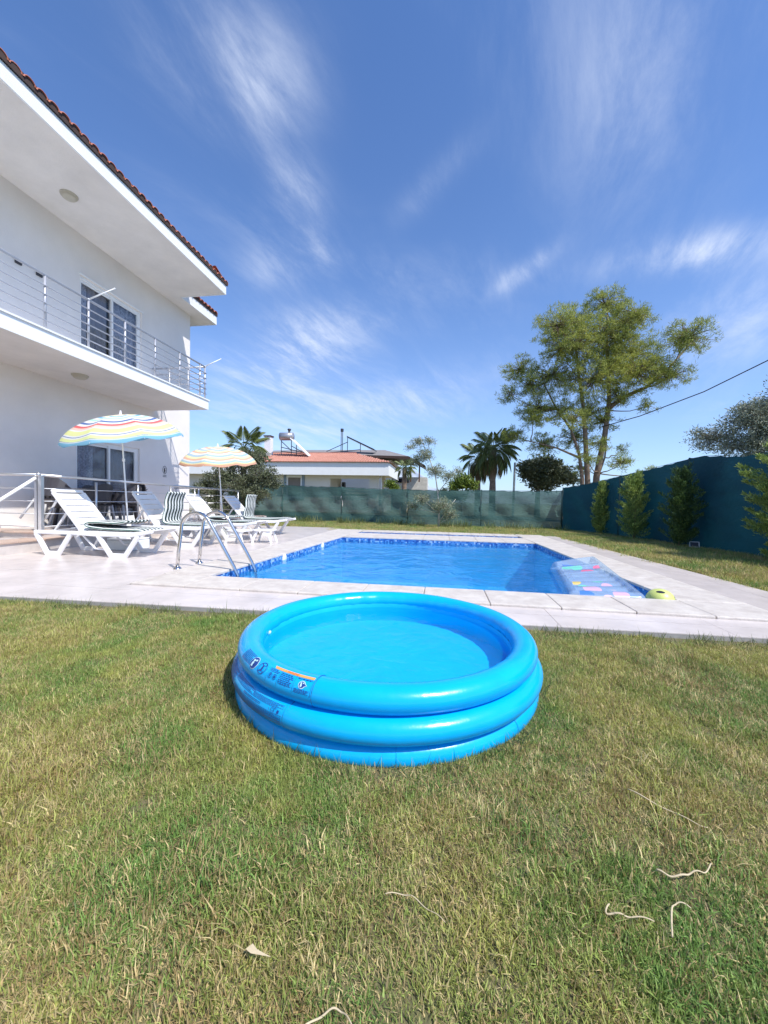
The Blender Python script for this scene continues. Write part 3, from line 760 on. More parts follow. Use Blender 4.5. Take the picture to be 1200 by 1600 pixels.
wd = MB(); wd.v = [(.672 * math.cos(2 * PI * i / nn), .672 * math.sin(2 * PI * i / nn), .172) for i in range(nn)]; wd.f = [tuple(range(nn))]
wd.build('pool_water', M_paddlewater, kp)
# seams
for (R_, a, ah, zc, angs) in ((R1, A1, .062, Z1, (4.488, 1.2, 1.9)), (R2, A2, .058, Z2, (4.366, .2)), (R3, A3, .052, Z3, (5.6, 4.4, 4.9))):
    for p in angs:
        pts = [((R_ + (ah + .001) * math.cos(t_)) * math.cos(p), (R_ + (ah + .001) * math.cos(t_)) * math.sin(p), zc + (a + .001) * math.sin(t_)) for t_ in np.linspace(-1.2, 2.4, 14)]
        MB().tube(pts, .0011, 5).build('weld_seam', M_print if p in (4.488, 4.366) else M_vinyl, kp, smooth=True)
# print wrapped on the rings: s = metres to the right along the ring, t = angle round the tube (pi/2 = crest, 0 = outermost)
def wrap(mb, ring, name, m, lift=.0012):
    R_, a, ah, zc = ring
    vv = []
    for s, t_, l in mb.v:
        p = s / (R_ + ah); R_ = ring[0] + (.004 if ring[3] > .2 else .005) * (math.sin(3 * p + 1) * .5 + math.sin(5 * p) * .3); vv.append(((R_ + (ah + lift + l) * math.cos(t_)) * math.cos(p), (R_ + (ah + lift + l) * math.cos(t_)) * math.sin(p), zc + (a + lift + l) * math.sin(t_)))
    mb.v = vv
    return mb.build(name, m, kp)
RG1 = (R1, A1, .062, Z1); RG2 = (R2, A2, .058, Z2)
def rect(mb, s0, s1, t0, t1, l=0.0, ns=None, ntt=None):
    ns = ns or max(1, int((s1 - s0) / .02)); ntt = ntt or max(1, int(abs(t1 - t0) / .15))
    o = len(mb.v)
    for i in range(ns + 1):
        for j in range(ntt + 1): mb.v.append((s0 + (s1 - s0) * i / ns, t0 + (t1 - t0) * j / ntt, l))
    for i in range(ns):
        for j in range(ntt):
            a = o + i * (ntt + 1) + j; mb.f.append((a, a + ntt + 1, a + ntt + 2, a + 1))
def words(mb, s0, s1, t0, t1, rows, h=.45, frac=.9):
    dt = (t1 - t0) / rows
    for r in range(rows):
        s = s0; end = s1 - (random.random() * .25 * (s1 - s0) if random.random() > .6 else 0)
        while s < end:
            w = random.uniform(.004, .014); e = min(s + w, s1)
            rect(mb, s, e, t0 + dt * (r + .5 - h / 2), t0 + dt * (r + .5 + h / 2), ns=1, ntt=1); s = e + .0022
def disc(mb, s, t_, r, rt, l=0.0, n=20, r0=0.0):
    o = len(mb.v)
    for i in range(n):
        a = 2 * PI * i / n
        mb.v.append((s + r * math.cos(a), t_ + rt * math.sin(a), l)); mb.v.append((s + r0 * r * math.cos(a), t_ + r0 * rt * math.sin(a), l))
    for i in range(n):
        j = (i + 1) % n; mb.f.append((o + 2 * i, o + 2 * j, o + 2 * j + 1, o + 2 * i + 1))
def glyphs(text, s0, t_base, size, tk, ring, name, m, lift):
    cu = bpy.data.curves.new('t', 'FONT'); cu.body = text; cu.size = size; cu.resolution_u = 2
    ob = bpy.data.objects.new('t', cu); COL.objects.link(ob)
    dg = bpy.context.evaluated_depsgraph_get(); me = bpy.data.meshes.new_from_object(ob.evaluated_get(dg))
    mb = MB(); mb.v = [(s0 + q.co.x, t_base + q.co.y * tk, 0) for q in me.vertices]; mb.f = [tuple(p.vertices) for p in me.polygons]
    bpy.data.objects.remove(ob); return wrap(mb, ring, name, m, lift)
rr1 = R1 + .062; rr2 = R2 + .058
d2s = lambda deg, rr: math.radians(deg) * rr
S1 = d2s(257, rr1)                                   # right end of the upper print block
# upper ring
b = MB(); rect(b, S1 - .215, S1, 1.16, 1.36); wrap(b, RG1, 'warning_strip', M_orange)
glyphs('WARNING!', S1 - .135, 1.185, .012, 1 / .062, RG1, 'warning_text', M_red, .002)
b = MB(); b.v = [(S1 - .155, 1.19, 0), (S1 - .142, 1.19, 0), (S1 - .1485, 1.34, 0)]; b.f = [(0, 1, 2)]; wrap(b, RG1, 'warning_triangle', M_red, .002)
b = MB()
words(b, S1 - .155, S1 - .085, .30, 1.10, 7, .5)
words(b, S1 - .07, S1 - .004, .12, .42, 4, .5); words(b, S1 - .07, S1 - .004, 1.0, 1.12, 1, .5)
words(b, S1 - .22, S1 - .165, .85, 1.12, 3, .5)
words(b, S1 - .48, S1 - .36, .45, 1.25, 8, .45)
for q in (S1 + .002, S1 - .078, S1 - .160, S1 - .225): rect(b, q, q + .0012, .05, 1.14)
stuff(wrap(b, RG1, 'print_lines', M_print))
b = MB(); disc(b, S1 - .040, .70, .016, .25); disc(b, S1 - .345, .78, .030, .46); wrap(b, RG1, 'round_symbol_rim', M_pale)
b = MB(); disc(b, S1 - .040, .70, .013, .20); disc(b, S1 - .345, .78, .027, .41); disc(b, S1 - .272, .78, .027, .42, r0=.88)
disc(b, S1 - .205, .62, .011, .18, r0=.82); disc(b, S1 - .178, .62, .011, .18, r0=.82); disc(b, S1 - .178, .62, .006, .08); disc(b, S1 - .205, .64, .004, .09)
b.add([(S1 - .290, .50, 0), (S1 - .286, .46, 0), (S1 - .254, 1.06, 0), (S1 - .258, 1.10, 0)], [(0, 1, 2, 3)])
b.add([(S1 - .254, .50, 0), (S1 - .258, .46, 0), (S1 - .290, 1.06, 0), (S1 - .286, 1.10, 0)], [(3, 2, 1, 0)])
disc(b, S1 - .272, .92, .006, .08); rect(b, S1 - .278, S1 - .266, .55, .84)
stuff(wrap(b, RG1, 'round_symbols', M_print, .0020))
b = MB(); disc(b, S1 - .352, .92, .007, .09, l=.001); rect(b, S1 - .358, S1 - .344, .50, .82, l=.001); disc(b, S1 - .336, .98, .006, .07, l=.001)
disc(b, S1 - .043, .78, .004, .05, l=.001); rect(b, S1 - .046, S1 - .038, .56, .72, l=.001); disc(b, S1 - .034, .80, .003, .04, l=.001)
wrap(b, RG1, 'symbol_figure', M_pale, .0022)
# lower ring
S2 = d2s(250, rr2)
b = MB()
words(b, S2 - .20, S2 - .006, .62, .98, 5, .42); words(b, S2 - .40, S2 - .20, .62, 1.1, 6, .42)
words(b, S2 - .40, S2 - .006, -.42, .30, 11, .5); words(b, S2 - .27, S2 - .13, .36, .56, 2, .42)
words(b, S2 - .62, S2 - .42, -.42, 1.0, 18, .5)
for q in (S2 + .002, S2 - .41): rect(b, q, q + .0012, -.5, 1.1)
stuff(wrap(b, RG2, 'print_lines', M_print))
glyphs('CE', S2 - .065, .36, .020, 1 / .058, RG2, 'ce_mark', M_print, .002)
b = MB(); b.v = [(S2 - .085, .38, 0), (S2 - .073, .38, 0), (S2 - .079, .60, 0)]; b.f = [(0, 1, 2)]; rect(b, S2 - .030, S2 - .020, .36, .56); wrap(b, RG2, 'small_marks', M_print, .0016)
# inflation valve inside the left wall
v_ = MB().lathe([(0, .012), (.008, .012), (.010, .006), (.014, 0)], 12).build('valve', M_pale, kp, smooth=True)
v_.location = (-.655, -.10, .205); v_.rotation_euler = (0, PI / 2, 0)

# ---- pool ladder
lad = thing('pool_ladder', 'stainless steel pool ladder with two curved handrails at the near left pool corner', 'ladder', (-2.9, 4.45, .05))
for yy in (4.36, 4.80):
    pts = [(-3.29, yy, .05), (-3.275, yy, .25), (-3.245, yy, .50)]
    for a in np.linspace(math.radians(165), math.radians(32), 13): pts.append((-3.035 + .205 * math.cos(a), yy, .555 + .205 * math.sin(a)))
    pts += [(-2.52, yy, .10), (-2.475, yy, .0), (-2.455, yy, -.09), (-2.45, yy, -.3), (-2.45, yy, -1.0)]
    o = MB().tube(pts, .0215, 12).build('handrail', M_steel, lad, smooth=True); o.location = (2.9, -4.45, -.05)
    o = MB().lathe([(.022, .03), (.03, .028), (.042, .012), (.052, .004), (.052, 0)], 16, (-3.29, yy, .045)).build('foot_flange', M_steel, lad, smooth=True); o.location = (2.9, -4.45, -.05)
for zk in (-.3, -.58, -.86):
    o = MB().box(-2.50, -2.40, 4.36, 4.80, zk, zk + .025).build('tread', M_steel, lad); o.location = (2.9, -4.45, -.05)

# ---- loungers (local: x = 0 rear end, foot end at +x; y 0..W)
def lounger(label, loc, rotz, back=52, first=False, LN=1.92, W=.66):
    t = thing('sun_lounger', label, 'sun lounger', loc, rotz, 'white plastic sun loungers along the pool')
    for yy in (.03, W - .03):
        f_ = MB()
        f_.tube([(.0, yy, .345), (.62, yy, .345), (1.0, yy, .33), (1.60, yy, .335), (LN, yy, .40)], 0, flat=(.05, .055))
        f_.tube([(.02, yy, .33), (.21, yy, .025), (.40, yy, .025), (.60, yy, .33)], 0, flat=(.049, .06))
        f_.tube([(1.05, yy, .32), (1.26, yy, .025), (1.49, yy, .025), (1.70, yy, .335)], 0, flat=(.049, .06))
        f_.build('side_frame', M_plastic, t, bev=.009)
        MB().tube([(.02, yy, .33), (.21, yy, .025), (.40, yy, .025), (.60, yy, .33)], 0, flat=(.02, .075)).build('leg_web', M_plastic, t, bev=.006)
        MB().tube([(1.05, yy, .32), (1.26, yy, .025), (1.49, yy, .025), (1.70, yy, .335)], 0, flat=(.02, .075)).build('leg_web', M_plastic, t, bev=.006)
    MB().box(.02, .07, .05, W - .05, .325, .36).build('rear_bar', M_plastic, t, bev=.006)
    n_ = 11; x0 = .70
    for i in range(n_):
        xa = x0 + i * (LN - .02 - x0) / n_; xb = xa + (LN - .02 - x0) / n_ - .014
        za = .375 if xa < 1.6 else .375 + (xa - 1.6) * .16; zb = .375 if xb < 1.6 else .375 + (xb - 1.6) * .16
        MB().add([(xa, .045, za - .02), (xb, .045, zb - .02), (xb, W - .045, zb - .02), (xa, W - .045, za - .02), (xa, .045, za), (xb, .045, zb), (xb, W - .045, zb), (xa, W - .045, za)],
                 [(0, 3, 2, 1), (4, 5, 6, 7), (0, 1, 5, 4), (1, 2, 6, 5), (2, 3, 7, 6), (3, 0, 4, 7)]).build('seat_slat', M_plastic, t, bev=.004)
    # backrest, hinged at x=.72, rising to the rear
    a = math.radians(back); L_ = .80
    bk = MB()
    ca, sa = -math.cos(a), math.sin(a)
    def P(s, yy, h): return (.74 + ca * s - sa * h * -1 * 0 + h * sa, yy, .37 + sa * s + h * -ca)
    def slab_(s0, s1, y0, y1, h0=-.012, h1=.012):
        v8 = [P(s0, y0, h0), P(s1, y0, h0), P(s1, y1, h0), P(s0, y1, h0), P(s0, y0, h1), P(s1, y0, h1), P(s1, y1, h1), P(s0, y1, h1)]
        return v8, [(0, 3, 2, 1), (4, 5, 6, 7), (0, 1, 5, 4), (1, 2, 6, 5), (2, 3, 7, 6), (3, 0, 4, 7)]
    fr = MB(); fr.add(*slab_(0, L_ - .05, .05, .11, -.02, .016)); fr.add(*slab_(0, L_ - .05, W - .11, W - .05, -.02, .016)); fr.add(*slab_(L_ - .048, L_, .07, W - .07, -.02, .016)); fr.add(*slab_(-.02, -.002, .05, W - .05, -.02, .016))
    fr.build('backrest_frame', M_plastic, t, bev=.010)
    for i in range(6):
        s0 = .005 + i * .122; MB().add(*slab_(s0, s0 + .106, .108, W - .108)).build('backrest_slat', M_plastic, t, bev=.005)
    # prop strut
    q = P(.42, 0, -.02)
    for yy in (.14, W - .14): MB().tube([(q[0], yy, q[2]), (.22, yy, .36)], 0, flat=(.03, .03)).build('prop_arm', M_plastic, t, bev=.004)
    MB().tube([(.22, .12, .36), (.22, W - .12, .36)], .012, 8).build('prop_bar', M_plastic, t, smooth=True)
    for yy in (.06, W - .06): MB().tube([(.74, yy, .34), (.98, yy, .12), (1.2, yy, .10)], 0, flat=(.02, .02)).build('under_brace', M_plastic, t)
    return t
def cushion(label, loc, rotz, path, th=.05, W=.50):
    """quilted pad swept along path (local x,z)"""
    # resample
    P = [Vector((x, 0, z)) for x, z in path]; pts = []
    for i in range(len(P) - 1):
        p0 = P[max(0, i - 1)]; p1 = P[i]; p2 = P[i + 1]; p3 = P[min(len(P) - 1, i + 2)]
        for k in range(6):
            t_ = k / 6
            pts.append(.5 * ((2 * p1) + (p2 - p0) * t_ + (2 * p0 - 5 * p1 + 4 * p2 - p3) * t_ ** 2 + (3 * p1 - p0 - 3 * p2 + p3) * t_ ** 3))
    pts.append(P[-1]); b = MB(); n_ = len(pts); m = 14; uv = []
    rows_ = []
    for i, p in enumerate(pts):
        tdir = (pts[min(n_ - 1, i + 1)] - pts[max(0, i - 1)]).normalized(); nrm = Vector((-tdir.z, 0, tdir.x))
        e = min(i, n_ - 1 - i); edge = min(1, .35 + e * .35)
        puff = th / 2 * edge * (1 - .18 * (i % 9 == 4))
        ring = []
        for k in range(m + 1):
            yy = -W / 2 + W * k / m; h = puff * (1 - abs(2 * yy / W) ** 6 * .7); ring.append((p + nrm * h + Vector((0, yy, 0)), (yy / W + .5)))
        for k in range(m + 1):
            yy = W / 2 - W * k / m; h = -puff * (1 - abs(2 * yy / W) ** 6 * .7); ring.append((p + nrm * h + Vector((0, yy, 0)), (yy / W + .5)))
        rows_.append(ring)
    M_ = 2 * (m + 1)
    for ring in rows_:
        for q, w in ring: b.v.append(tuple(q)); uv.append(w)
    side = []
    for i in range(n_ - 1):
        for k in range(M_):
            a = i * M_ + k; c_ = i * M_ + (k + 1) % M_; b.f.append((a, c_, c_ + M_, a + M_)); side.append(1 if k in (m, M_ - 1) else 0)
    b.f.append(tuple(range(M_ - 1, -1, -1))); b.f.append(tuple((n_ - 1) * M_ + k for k in range(M_))); side += [0, 0]
    me = b.mesh('lounger_cushion', [M_cush, M_cushside], True)
    ul = me.uv_layers.new(name='UVMap')
    for poly in me.polygons:
        poly.material_index = side[poly.index]
        for li in poly.loop_indices: ul.data[li].uv = (0, uv[me.loops[li].vertex_index] * .999)
    o = bpy.data.objects.new('lounger_cushion', me); COL.objects.link(o); o.location = loc; o.rotation_euler = (0, 0, rotz)
    return tag(o, label, 'cushion', 'green and white striped lounger cushions')
rl = math.radians
LG = [((-6.06, 4.86, .043), 2.0, 50, 'white plastic sun lounger nearest the camera, with its cushion folded flat in two'),
      ((-5.98, 6.26, .043), 2.5, 52, 'second white plastic lounger, carrying the wide upright striped cushion'),
      ((-5.80, 7.50, .043), 1.5, 50, 'third white plastic lounger, its cushion lying flat, between the two upright striped ones'),
      ((-5.72, 8.95, .043), 1.0, 48, 'farthest white plastic lounger, by the green fence, with an upright striped cushion')]
for loc, r_, bk_, lb in LG: lounger(lb, loc, rl(r_), bk_)
flat_fold = [(1.70, .40), (1.45, .405), (1.1, .41), (.86, .43), (.775, .455), (.80, .495), (.95, .505), (1.25, .50), (1.44, .53)]
cushion('striped cushion folded double on the nearest lounger seat, green edge towards the camera', (-6.06, 5.19, .043), rl(2), flat_fold)
up1 = [(1.75, .41), (1.4, .405), (1.05, .41), (.88, .44), (.87, .56), (.91, .70), (.91, .84), (.95, .96), (.98, 1.00)]
cushion('striped cushion standing upright on the second lounger, left of the ladder', (-5.98, 6.59, .043), rl(2.5), up1, .05, .54)
cushion('striped cushion lying flat on the third lounger seat', (-5.80, 7.83, .043), rl(1.5), [(1.72, .42), (1.3, .41), (.95, .41), (.80, .44), (.84, .49), (1.15, .495), (1.4, .51)])
up2 = [(1.82, .43), (1.4, .405), (1.0, .41), (.78, .43), (.76, .56), (.80, .70), (.80, .84), (.83, .97), (.85, 1.0)]
cushion('striped cushion standing upright on the farthest lounger, beside the green fence', (-5.72, 9.28, .043), rl(1), up2, .05, .54)

# ---- low white side tables
def side_table(label, loc, rotz):
    t = thing('side_table', label, 'side table', loc, rotz, 'low white plastic side tables between the loungers')
    MB().prism([(.22 * math.copysign(abs(math.cos(a)) ** .5, math.cos(a)), .20 * math.copysign(abs(math.sin(a)) ** .5, math.sin(a))) for a in np.linspace(0, 2 * PI, 24, endpoint=False)], .25, .275).build('table_top', M_plastic, t, bev=.006)
    for sy_ in (-1, 1):
        for sx_ in (-1, 1):
            MB().tube([(sx_ * .10, sy_ * .15, .255), (sx_ * .16, sy_ * .165, .12), (sx_ * .20, sy_ * .175, 0)], 0, flat=(.03, .04)).build('leg', M_plastic, t, bev=.004)
    return t
side_table('low white side table with arched legs, nearest the far end of the lounger row', (-3.62, 7.45, .043), .1)
side_table('low white side table at the foot of the second lounger, seen through the ladder', (-4.02, 7.15, .043), -.1)
# ---- umbrella stands
M_tank = mat('frosted_tank', (.66, .70, .71), .25, .05, 8)
def umb_base(label, loc):
    t = thing('umbrella_base', label, 'umbrella base', loc, 0, 'umbrella stands')
    MB().box(-.24, .24, -.2, .2, 0, .17).build('tank', M_tank, t, bev=.02)
    MB().box(-.235, .235, -.195, .195, .172, .20).build('tank_lid', M_plastic, t, bev=.01)
    MB().lathe([(.035, 0), (.035, .25), (.028, .26), (.028, 0)], 16, (0, 0, .19)).build('socket', M_plastic, t, smooth=True)
    return t
umb_base('square white umbrella stand on the tiles behind the nearest lounger', (-5.28, 5.78, .043))
umb_base('white umbrella stand on the tiles between the third and farthest loungers', (-5.23, 8.55, .043))
def parasol(label, name_m, base, top, R_, drop, tiltx, tilty):
    t = thing('beach_umbrella', label, 'umbrella', base, 0, 'striped beach umbrellas')
    B = Vector(base); T = Vector(top) - B
    MB().tube([(0, 0, .05), tuple(T)], .0125, 10).build('pole', M_plastic, t, smooth=True)
    MB().tube([tuple(T * .62), tuple(T * .62 + Vector((0, 0, .05)))], .022, 10).build('tilt_joint', M_plastic, t, smooth=True)
    nseg, per, nr = 8, 8, 20; b = MB(); uv = []
    for j in range(nr + 1):
        s = j / nr
        for i in range(nseg * per):
            a = 2 * PI * i / (nseg * per) + .2; fr = (i % per) / per
            chord = math.cos(PI / nseg) / math.cos((fr - .5) * 2 * PI / nseg)
            r = R_ * math.sin(s * 1.32) / math.sin(1.32) * (chord * .6 + .4)
            z = -drop * (1 - math.cos(s * 1.32)) / (1 - math.cos(1.32)) - .075 * s * math.sin(PI * fr) * (1 - .3 * s) + (.02 * math.sin(PI * fr) if j > nr - 2 else 0)
            b.v.append((r * math.cos(a), r * math.sin(a), z)); uv.append(s * .995)
    m = nseg * per
    for j in range(nr):
        for i in range(m): b.f.append((j * m + i, (j + 1) * m + i, (j + 1) * m + (i + 1) % m, j * m + (i + 1) % m))
    # short hanging valance
    o_ = len(b.v)
    for i in range(m):
        x_, y_, z_ = b.v[nr * m + i]; b.v.append((x_ * 1.002, y_ * 1.002, z_ - .025 - .012 * math.sin(i * 1.1))); uv.append(.999)
    for i in range(m): b.f.append((nr * m + i, o_ + i, o_ + (i + 1) % m, nr * m + (i + 1) % m))
    me = b.mesh('canopy', name_m, True); ul = me.uv_layers.new(name='UVMap')
    for lp in me.loops: ul.data[lp.index].uv = (0, uv[lp.vertex_index])
    c = bpy.data.objects.new('canopy', me); COL.objects.link(c); c.parent = t; c.location = T; c.rotation_euler = (tiltx, tilty, 0)
    for i in range(nseg):
        a = 2 * PI * i / nseg + .2; pts = []
        for s in np.linspace(0.02, 1.03, 9): pts.append((R_ * math.sin(s * 1.32) / math.sin(1.32) * math.cos(a), R_ * math.sin(s * 1.32) / math.sin(1.32) * math.sin(a), -drop * (1 - math.cos(s * 1.32)) / (1 - math.cos(1.32)) - .012))
        r_ = MB().tube(pts, .004, 5).build('rib', M_plastic, t, smooth=True); r_.location = T; r_.rotation_euler = c.rotation_euler
    f_ = MB().lathe([(0, .07), (.012, .065), (.016, .02), (.03, .0), (.03, -.01)], 12).build('finial', M_plastic, t, smooth=True); f_.location = T
    return t
parasol('open beach umbrella with bright rainbow stripes over the nearest lounger', M_umb1, (-5.28, 5.78, .24), (-5.46, 5.80, 2.34), .93, .40, rl(13), rl(-4))
parasol('open beach umbrella with soft peach, yellow and grey-blue stripes, farther along the pool', M_umb2, (-5.23, 8.55, .24), (-5.36, 8.5, 2.19), .90, .38, rl(9), rl(1))

# ---- terrace dining set
def armchair(label, loc, rotz, tilt):
    t = thing('armchair', label, 'chair', loc, rotz, 'dark resin armchairs around the terrace table')
    t.rotation_euler = (tilt, 0, rotz)
    MB().box(-.24, .24, -.22, .24, .40, .43).build('seat', M_darkrat, t, bev=.012)
    b = MB(); k = 12                                   # curved tub back
    for i in range(k + 1):
        a = math.radians(-20 + 220 * i / k); c_, s_ = math.cos(a), math.sin(a)
        lo = .60 if 0 else .45; hi = .64 + .20 * max(0, math.sin(a)) ** 1.3
        for (r, z) in ((.27, lo), (.31, hi), (.33, hi + .004), (.29, lo)): b.v.append((r * c_, -.02 - r * s_ * .95, z))
    for i in range(k):
        for q in range(4): b.f.append((i * 4 + q, i * 4 + (q + 1) % 4, (i + 1) * 4 + (q + 1) % 4, (i + 1) * 4 + q))
    b.build('backrest', M_darkrat, t, smooth=False, bev=.004)
    for s_ in (-1, 1):
        MB().tube([(s_ * .29, .20, .62), (s_ * .31, 0, .655), (s_ * .29, -.2, .70)], 0, flat=(.05, .03)).build('armrest', M_darkrat, t, bev=.006)
        MB().tube([(s_ * .27, .21, .62), (s_ * .25, .22, .42), (s_ * .28, .26, 0)], [.02, .022, .018], 8).build('leg', M_greyplastic, t, smooth=True)
        MB().tube([(s_ * .24, -.2, .42), (s_ * .27, -.27, 0)], [.022, .018], 8).build('leg', M_greyplastic, t, smooth=True)
    return t
tb = thing('dining_table', 'dark oval garden table on the terrace behind the railing', 'table', (-7.15, 7.05, .345))
MB().prism([(.42 * math.cos(a), .95 * math.sin(a)) for a in np.linspace(0, 2 * PI, 40, endpoint=False)], .70, .735).build('table_top', M_darkrat, tb, bev=.008)
MB().prism([(.38 * math.cos(a), .90 * math.sin(a)) for a in np.linspace(0, 2 * PI, 40, endpoint=False)], .64, .695).build('apron', M_darkrat, tb)
for sx_ in (-1, 1):
    for sy_ in (-1, 1): MB().tube([(sx_ * .25, sy_ * .60, .66), (sx_ * .30, sy_ * .68, 0)], [.04, .03], 8).build('leg', M_darkrat, tb, smooth=True)
ch = [((-7.15, 5.98, .41), 0, -24, 'dark armchair tipped forward against the near end of the terrace table'),
      ((-6.86, 6.62, .345), rl(90), 0, 'dark armchair on the pool side of the table, behind the nearest lounger backrest'),
      ((-6.86, 7.38, .345), rl(90), 0, 'dark armchair on the pool side of the table, beside the rainbow umbrella pole'),
      ((-7.15, 8.15, .41), rl(180), -24, 'dark armchair tipped against the far end of the terrace table'),
      ((-7.55, 6.7, .345), rl(-90), 0, 'dark armchair by the house wall, nearer one'),
      ((-7.55, 7.5, .345), rl(-90), 0, 'dark armchair by the house wall, in front of the lower sliding door')]
for loc, rz, ti, lb in ch: armchair(lb, loc, rz, rl(ti))

# ---- air mattress
def pvc():
    m = bpy.data.materials.new('clear_pvc'); m.use_nodes = True; t = m.node_tree; b = t.nodes['Principled BSDF']
    tcn = t.nodes.new('ShaderNodeTexCoord')
    n = t.nodes.new('ShaderNodeTexVoronoi'); n.inputs['Scale'].default_value = 4.6; t.links.new(tcn.outputs['Object'], n.inputs['Vector'])
    sp = t.nodes.new('ShaderNodeSeparateColor'); t.links.new(n.outputs['Color'], sp.inputs[0])
    r = t.nodes.new('ShaderNodeValToRGB'); r.color_ramp.interpolation = 'CONSTANT'; t.links.new(sp.outputs[1], r.inputs[0])
    for i, (p, c) in enumerate([(0, (.80, .18, .30, 1)), (.2, (.85, .62, .15, 1)), (.36, (.2, .66, .5, 1)), (.55, (.08, .22, .62, 1)), (.75, (.70, .45, .65, 1))]):
        e = r.color_ramp.elements[i] if i < 2 else r.color_ramp.elements.new(p)
        e.position = p; e.color = c
    lo = math_('LESS_THAN', n.outputs['Distance'], .42, tree=t)
    mk = t.nodes.new('ShaderNodeUVMap'); su = t.nodes.new('ShaderNodeSeparateXYZ'); t.links.new(mk.outputs[0], su.inputs[0])
    band = math_('MULTIPLY', math_('GREATER_THAN', su.outputs[0], .16, tree=t), math_('LESS_THAN', su.outputs[0], .84, tree=t), tree=t)
    b1 = math_('MULTIPLY', math_('GREATER_THAN', su.outputs[1], .58, tree=t), math_('LESS_THAN', su.outputs[1], .73, tree=t), tree=t)
    b2 = math_('LESS_THAN', su.outputs[1], .34, tree=t)
    msk = math_('MULTIPLY', math_('MULTIPLY', lo, band, tree=t), math_('MAXIMUM', b1, b2, tree=t), tree=t)
    mx = t.nodes.new('ShaderNodeMix'); mx.data_type = 'RGBA'; t.links.new(msk, mx.inputs[0]); mx.inputs[6].default_value = (.55, .70, .86, 1); t.links.new(r.outputs[0], mx.inputs[7])
    t.links.new(mx.outputs[2], b.inputs['Base Color']); b.inputs['Roughness'].default_value = .15; b.inputs['Coat Weight'].default_value = .3
    tr = t.nodes.new('ShaderNodeBsdfTransparent'); tr.inputs[0].default_value = (.85, .92, .97, 1)
    ms = t.nodes.new('ShaderNodeMixShader'); t.links.new(math_('MULTIPLY_ADD', msk, .50, .36, tree=t), ms.inputs[0])
    t.links.new(tr.outputs[0], ms.inputs[1]); t.links.new(b.outputs[0], ms.inputs[2]); t.links.new(ms.outputs[0], t.nodes['Material Output'].inputs[0])
    return m
M_pvc = pvc(); M_pvcb = mat('blue_pvc', (.03, .16, .62), .2, .05, 8, coat=.3)
am = thing('air_mattress', 'clear inflatable air mattress with coloured prints floating in the right pool corner', 'air mattress', (1.75, 5.2, -.045))
nl = Vector((1.27, 4.03)); nr_ = Vector((2.04, 4.05)); fl_ = Vector((1.66, 6.10)); fr_ = Vector((2.31, 6.12))
b = MB(); nu, nv = 40, 88; uv = []
def amz(u_, v_):
    e = min(u_, 1 - u_) / .5; ev = min(v_, 1 - v_) / .5
    rim = (1 - max(0, 1 - e * 5) ** 2.2) ** .5 * (1 - max(0, 1 - ev * 10) ** 2.2) ** .5
    if .14 < u_ < .86 and .76 < v_ < .93: h = .035
    elif e < .26 or ev < .10: h = .105
    elif v_ >= .72: h = .10
    else: h = .055 + .035 * abs(math.sin(v_ * PI * 9)) ** .6
    return rim * h
for top in (1, -1):
    for j in range(nv + 1):
        for i in range(nu + 1):
            u_, v_ = i / nu, j / nv; p = (nl.lerp(nr_, u_)).lerp(fl_.lerp(fr_, u_), v_)
            cu_ = .05 * (1 - (2 * u_ - 1) ** 2) * (1 if v_ > .95 else 0)
            b.v.append((p.x - 1.75 + cu_ * 0, p.y - 5.2 + .05 * math.sin(PI * u_) * (v_ > .9), (amz(u_, v_) * (1 if top > 0 else -.45)) + .02 + .13 * u_ * v_)); uv.append((u_, v_))
st = (nu + 1) * (nv + 1)
for q in (0, 1):
    for j in range(nv):
        for i in range(nu):
            a = q * st + j * (nu + 1) + i; f_ = (a, a + 1, a + nu + 2, a + nu + 1); b.f.append(f_ if q == 0 else f_[::-1])
me = b.mesh('mattress_body', M_pvc, True); ul = me.uv_layers.new(name='UVMap')
for lp in me.loops: ul.data[lp.index].uv = uv[lp.vertex_index]
o = bpy.data.objects.new('mattress_body', me); COL.objects.link(o); o.parent = am
MB().prism([(-.01, .42), (.36, .42), (.42, .72), (.03, .74)], .105, .113).build('pillow_panel', M_pvcb, am, bev=.003)

# ---- ball
bl = thing('beach_ball', 'yellow-green ball with dark patches wedged in the near right pool corner', 'ball', (2.155, 4.10, .03)); bl.scale = (.95, .95, .85)
Mball = mat('ball_yellow', (.62, .68, .20), .4, .08, 8, .1, 30)
MB().ball((0, 0, 0), .13, 28).build('ball_skin', Mball, bl, smooth=True)
for (ax, ay, az) in ((-.25, -.5, .85), (.85, -.35, .35), (-.2, .7, .7)):
    d = Vector((ax, ay, az)).normalized(); q = d.to_track_quat('Z', 'Y')
    p = MB(); ns_ = 14
    p.v = [tuple((q @ Vector((0, 0, 1))) * .1312)]; p.v += [tuple(q @ Vector((math.sin(.30) * math.cos(a), math.sin(.30) * .45 * math.sin(a), math.cos(.30))) .normalized() * .1312) for a in np.linspace(0, 2 * PI, ns_, endpoint=False)]
    p.f = [(0, 1 + i, 1 + (i + 1) % ns_) for i in range(ns_)]; p.build('ball_patch', M_dark, bl, smooth=True)

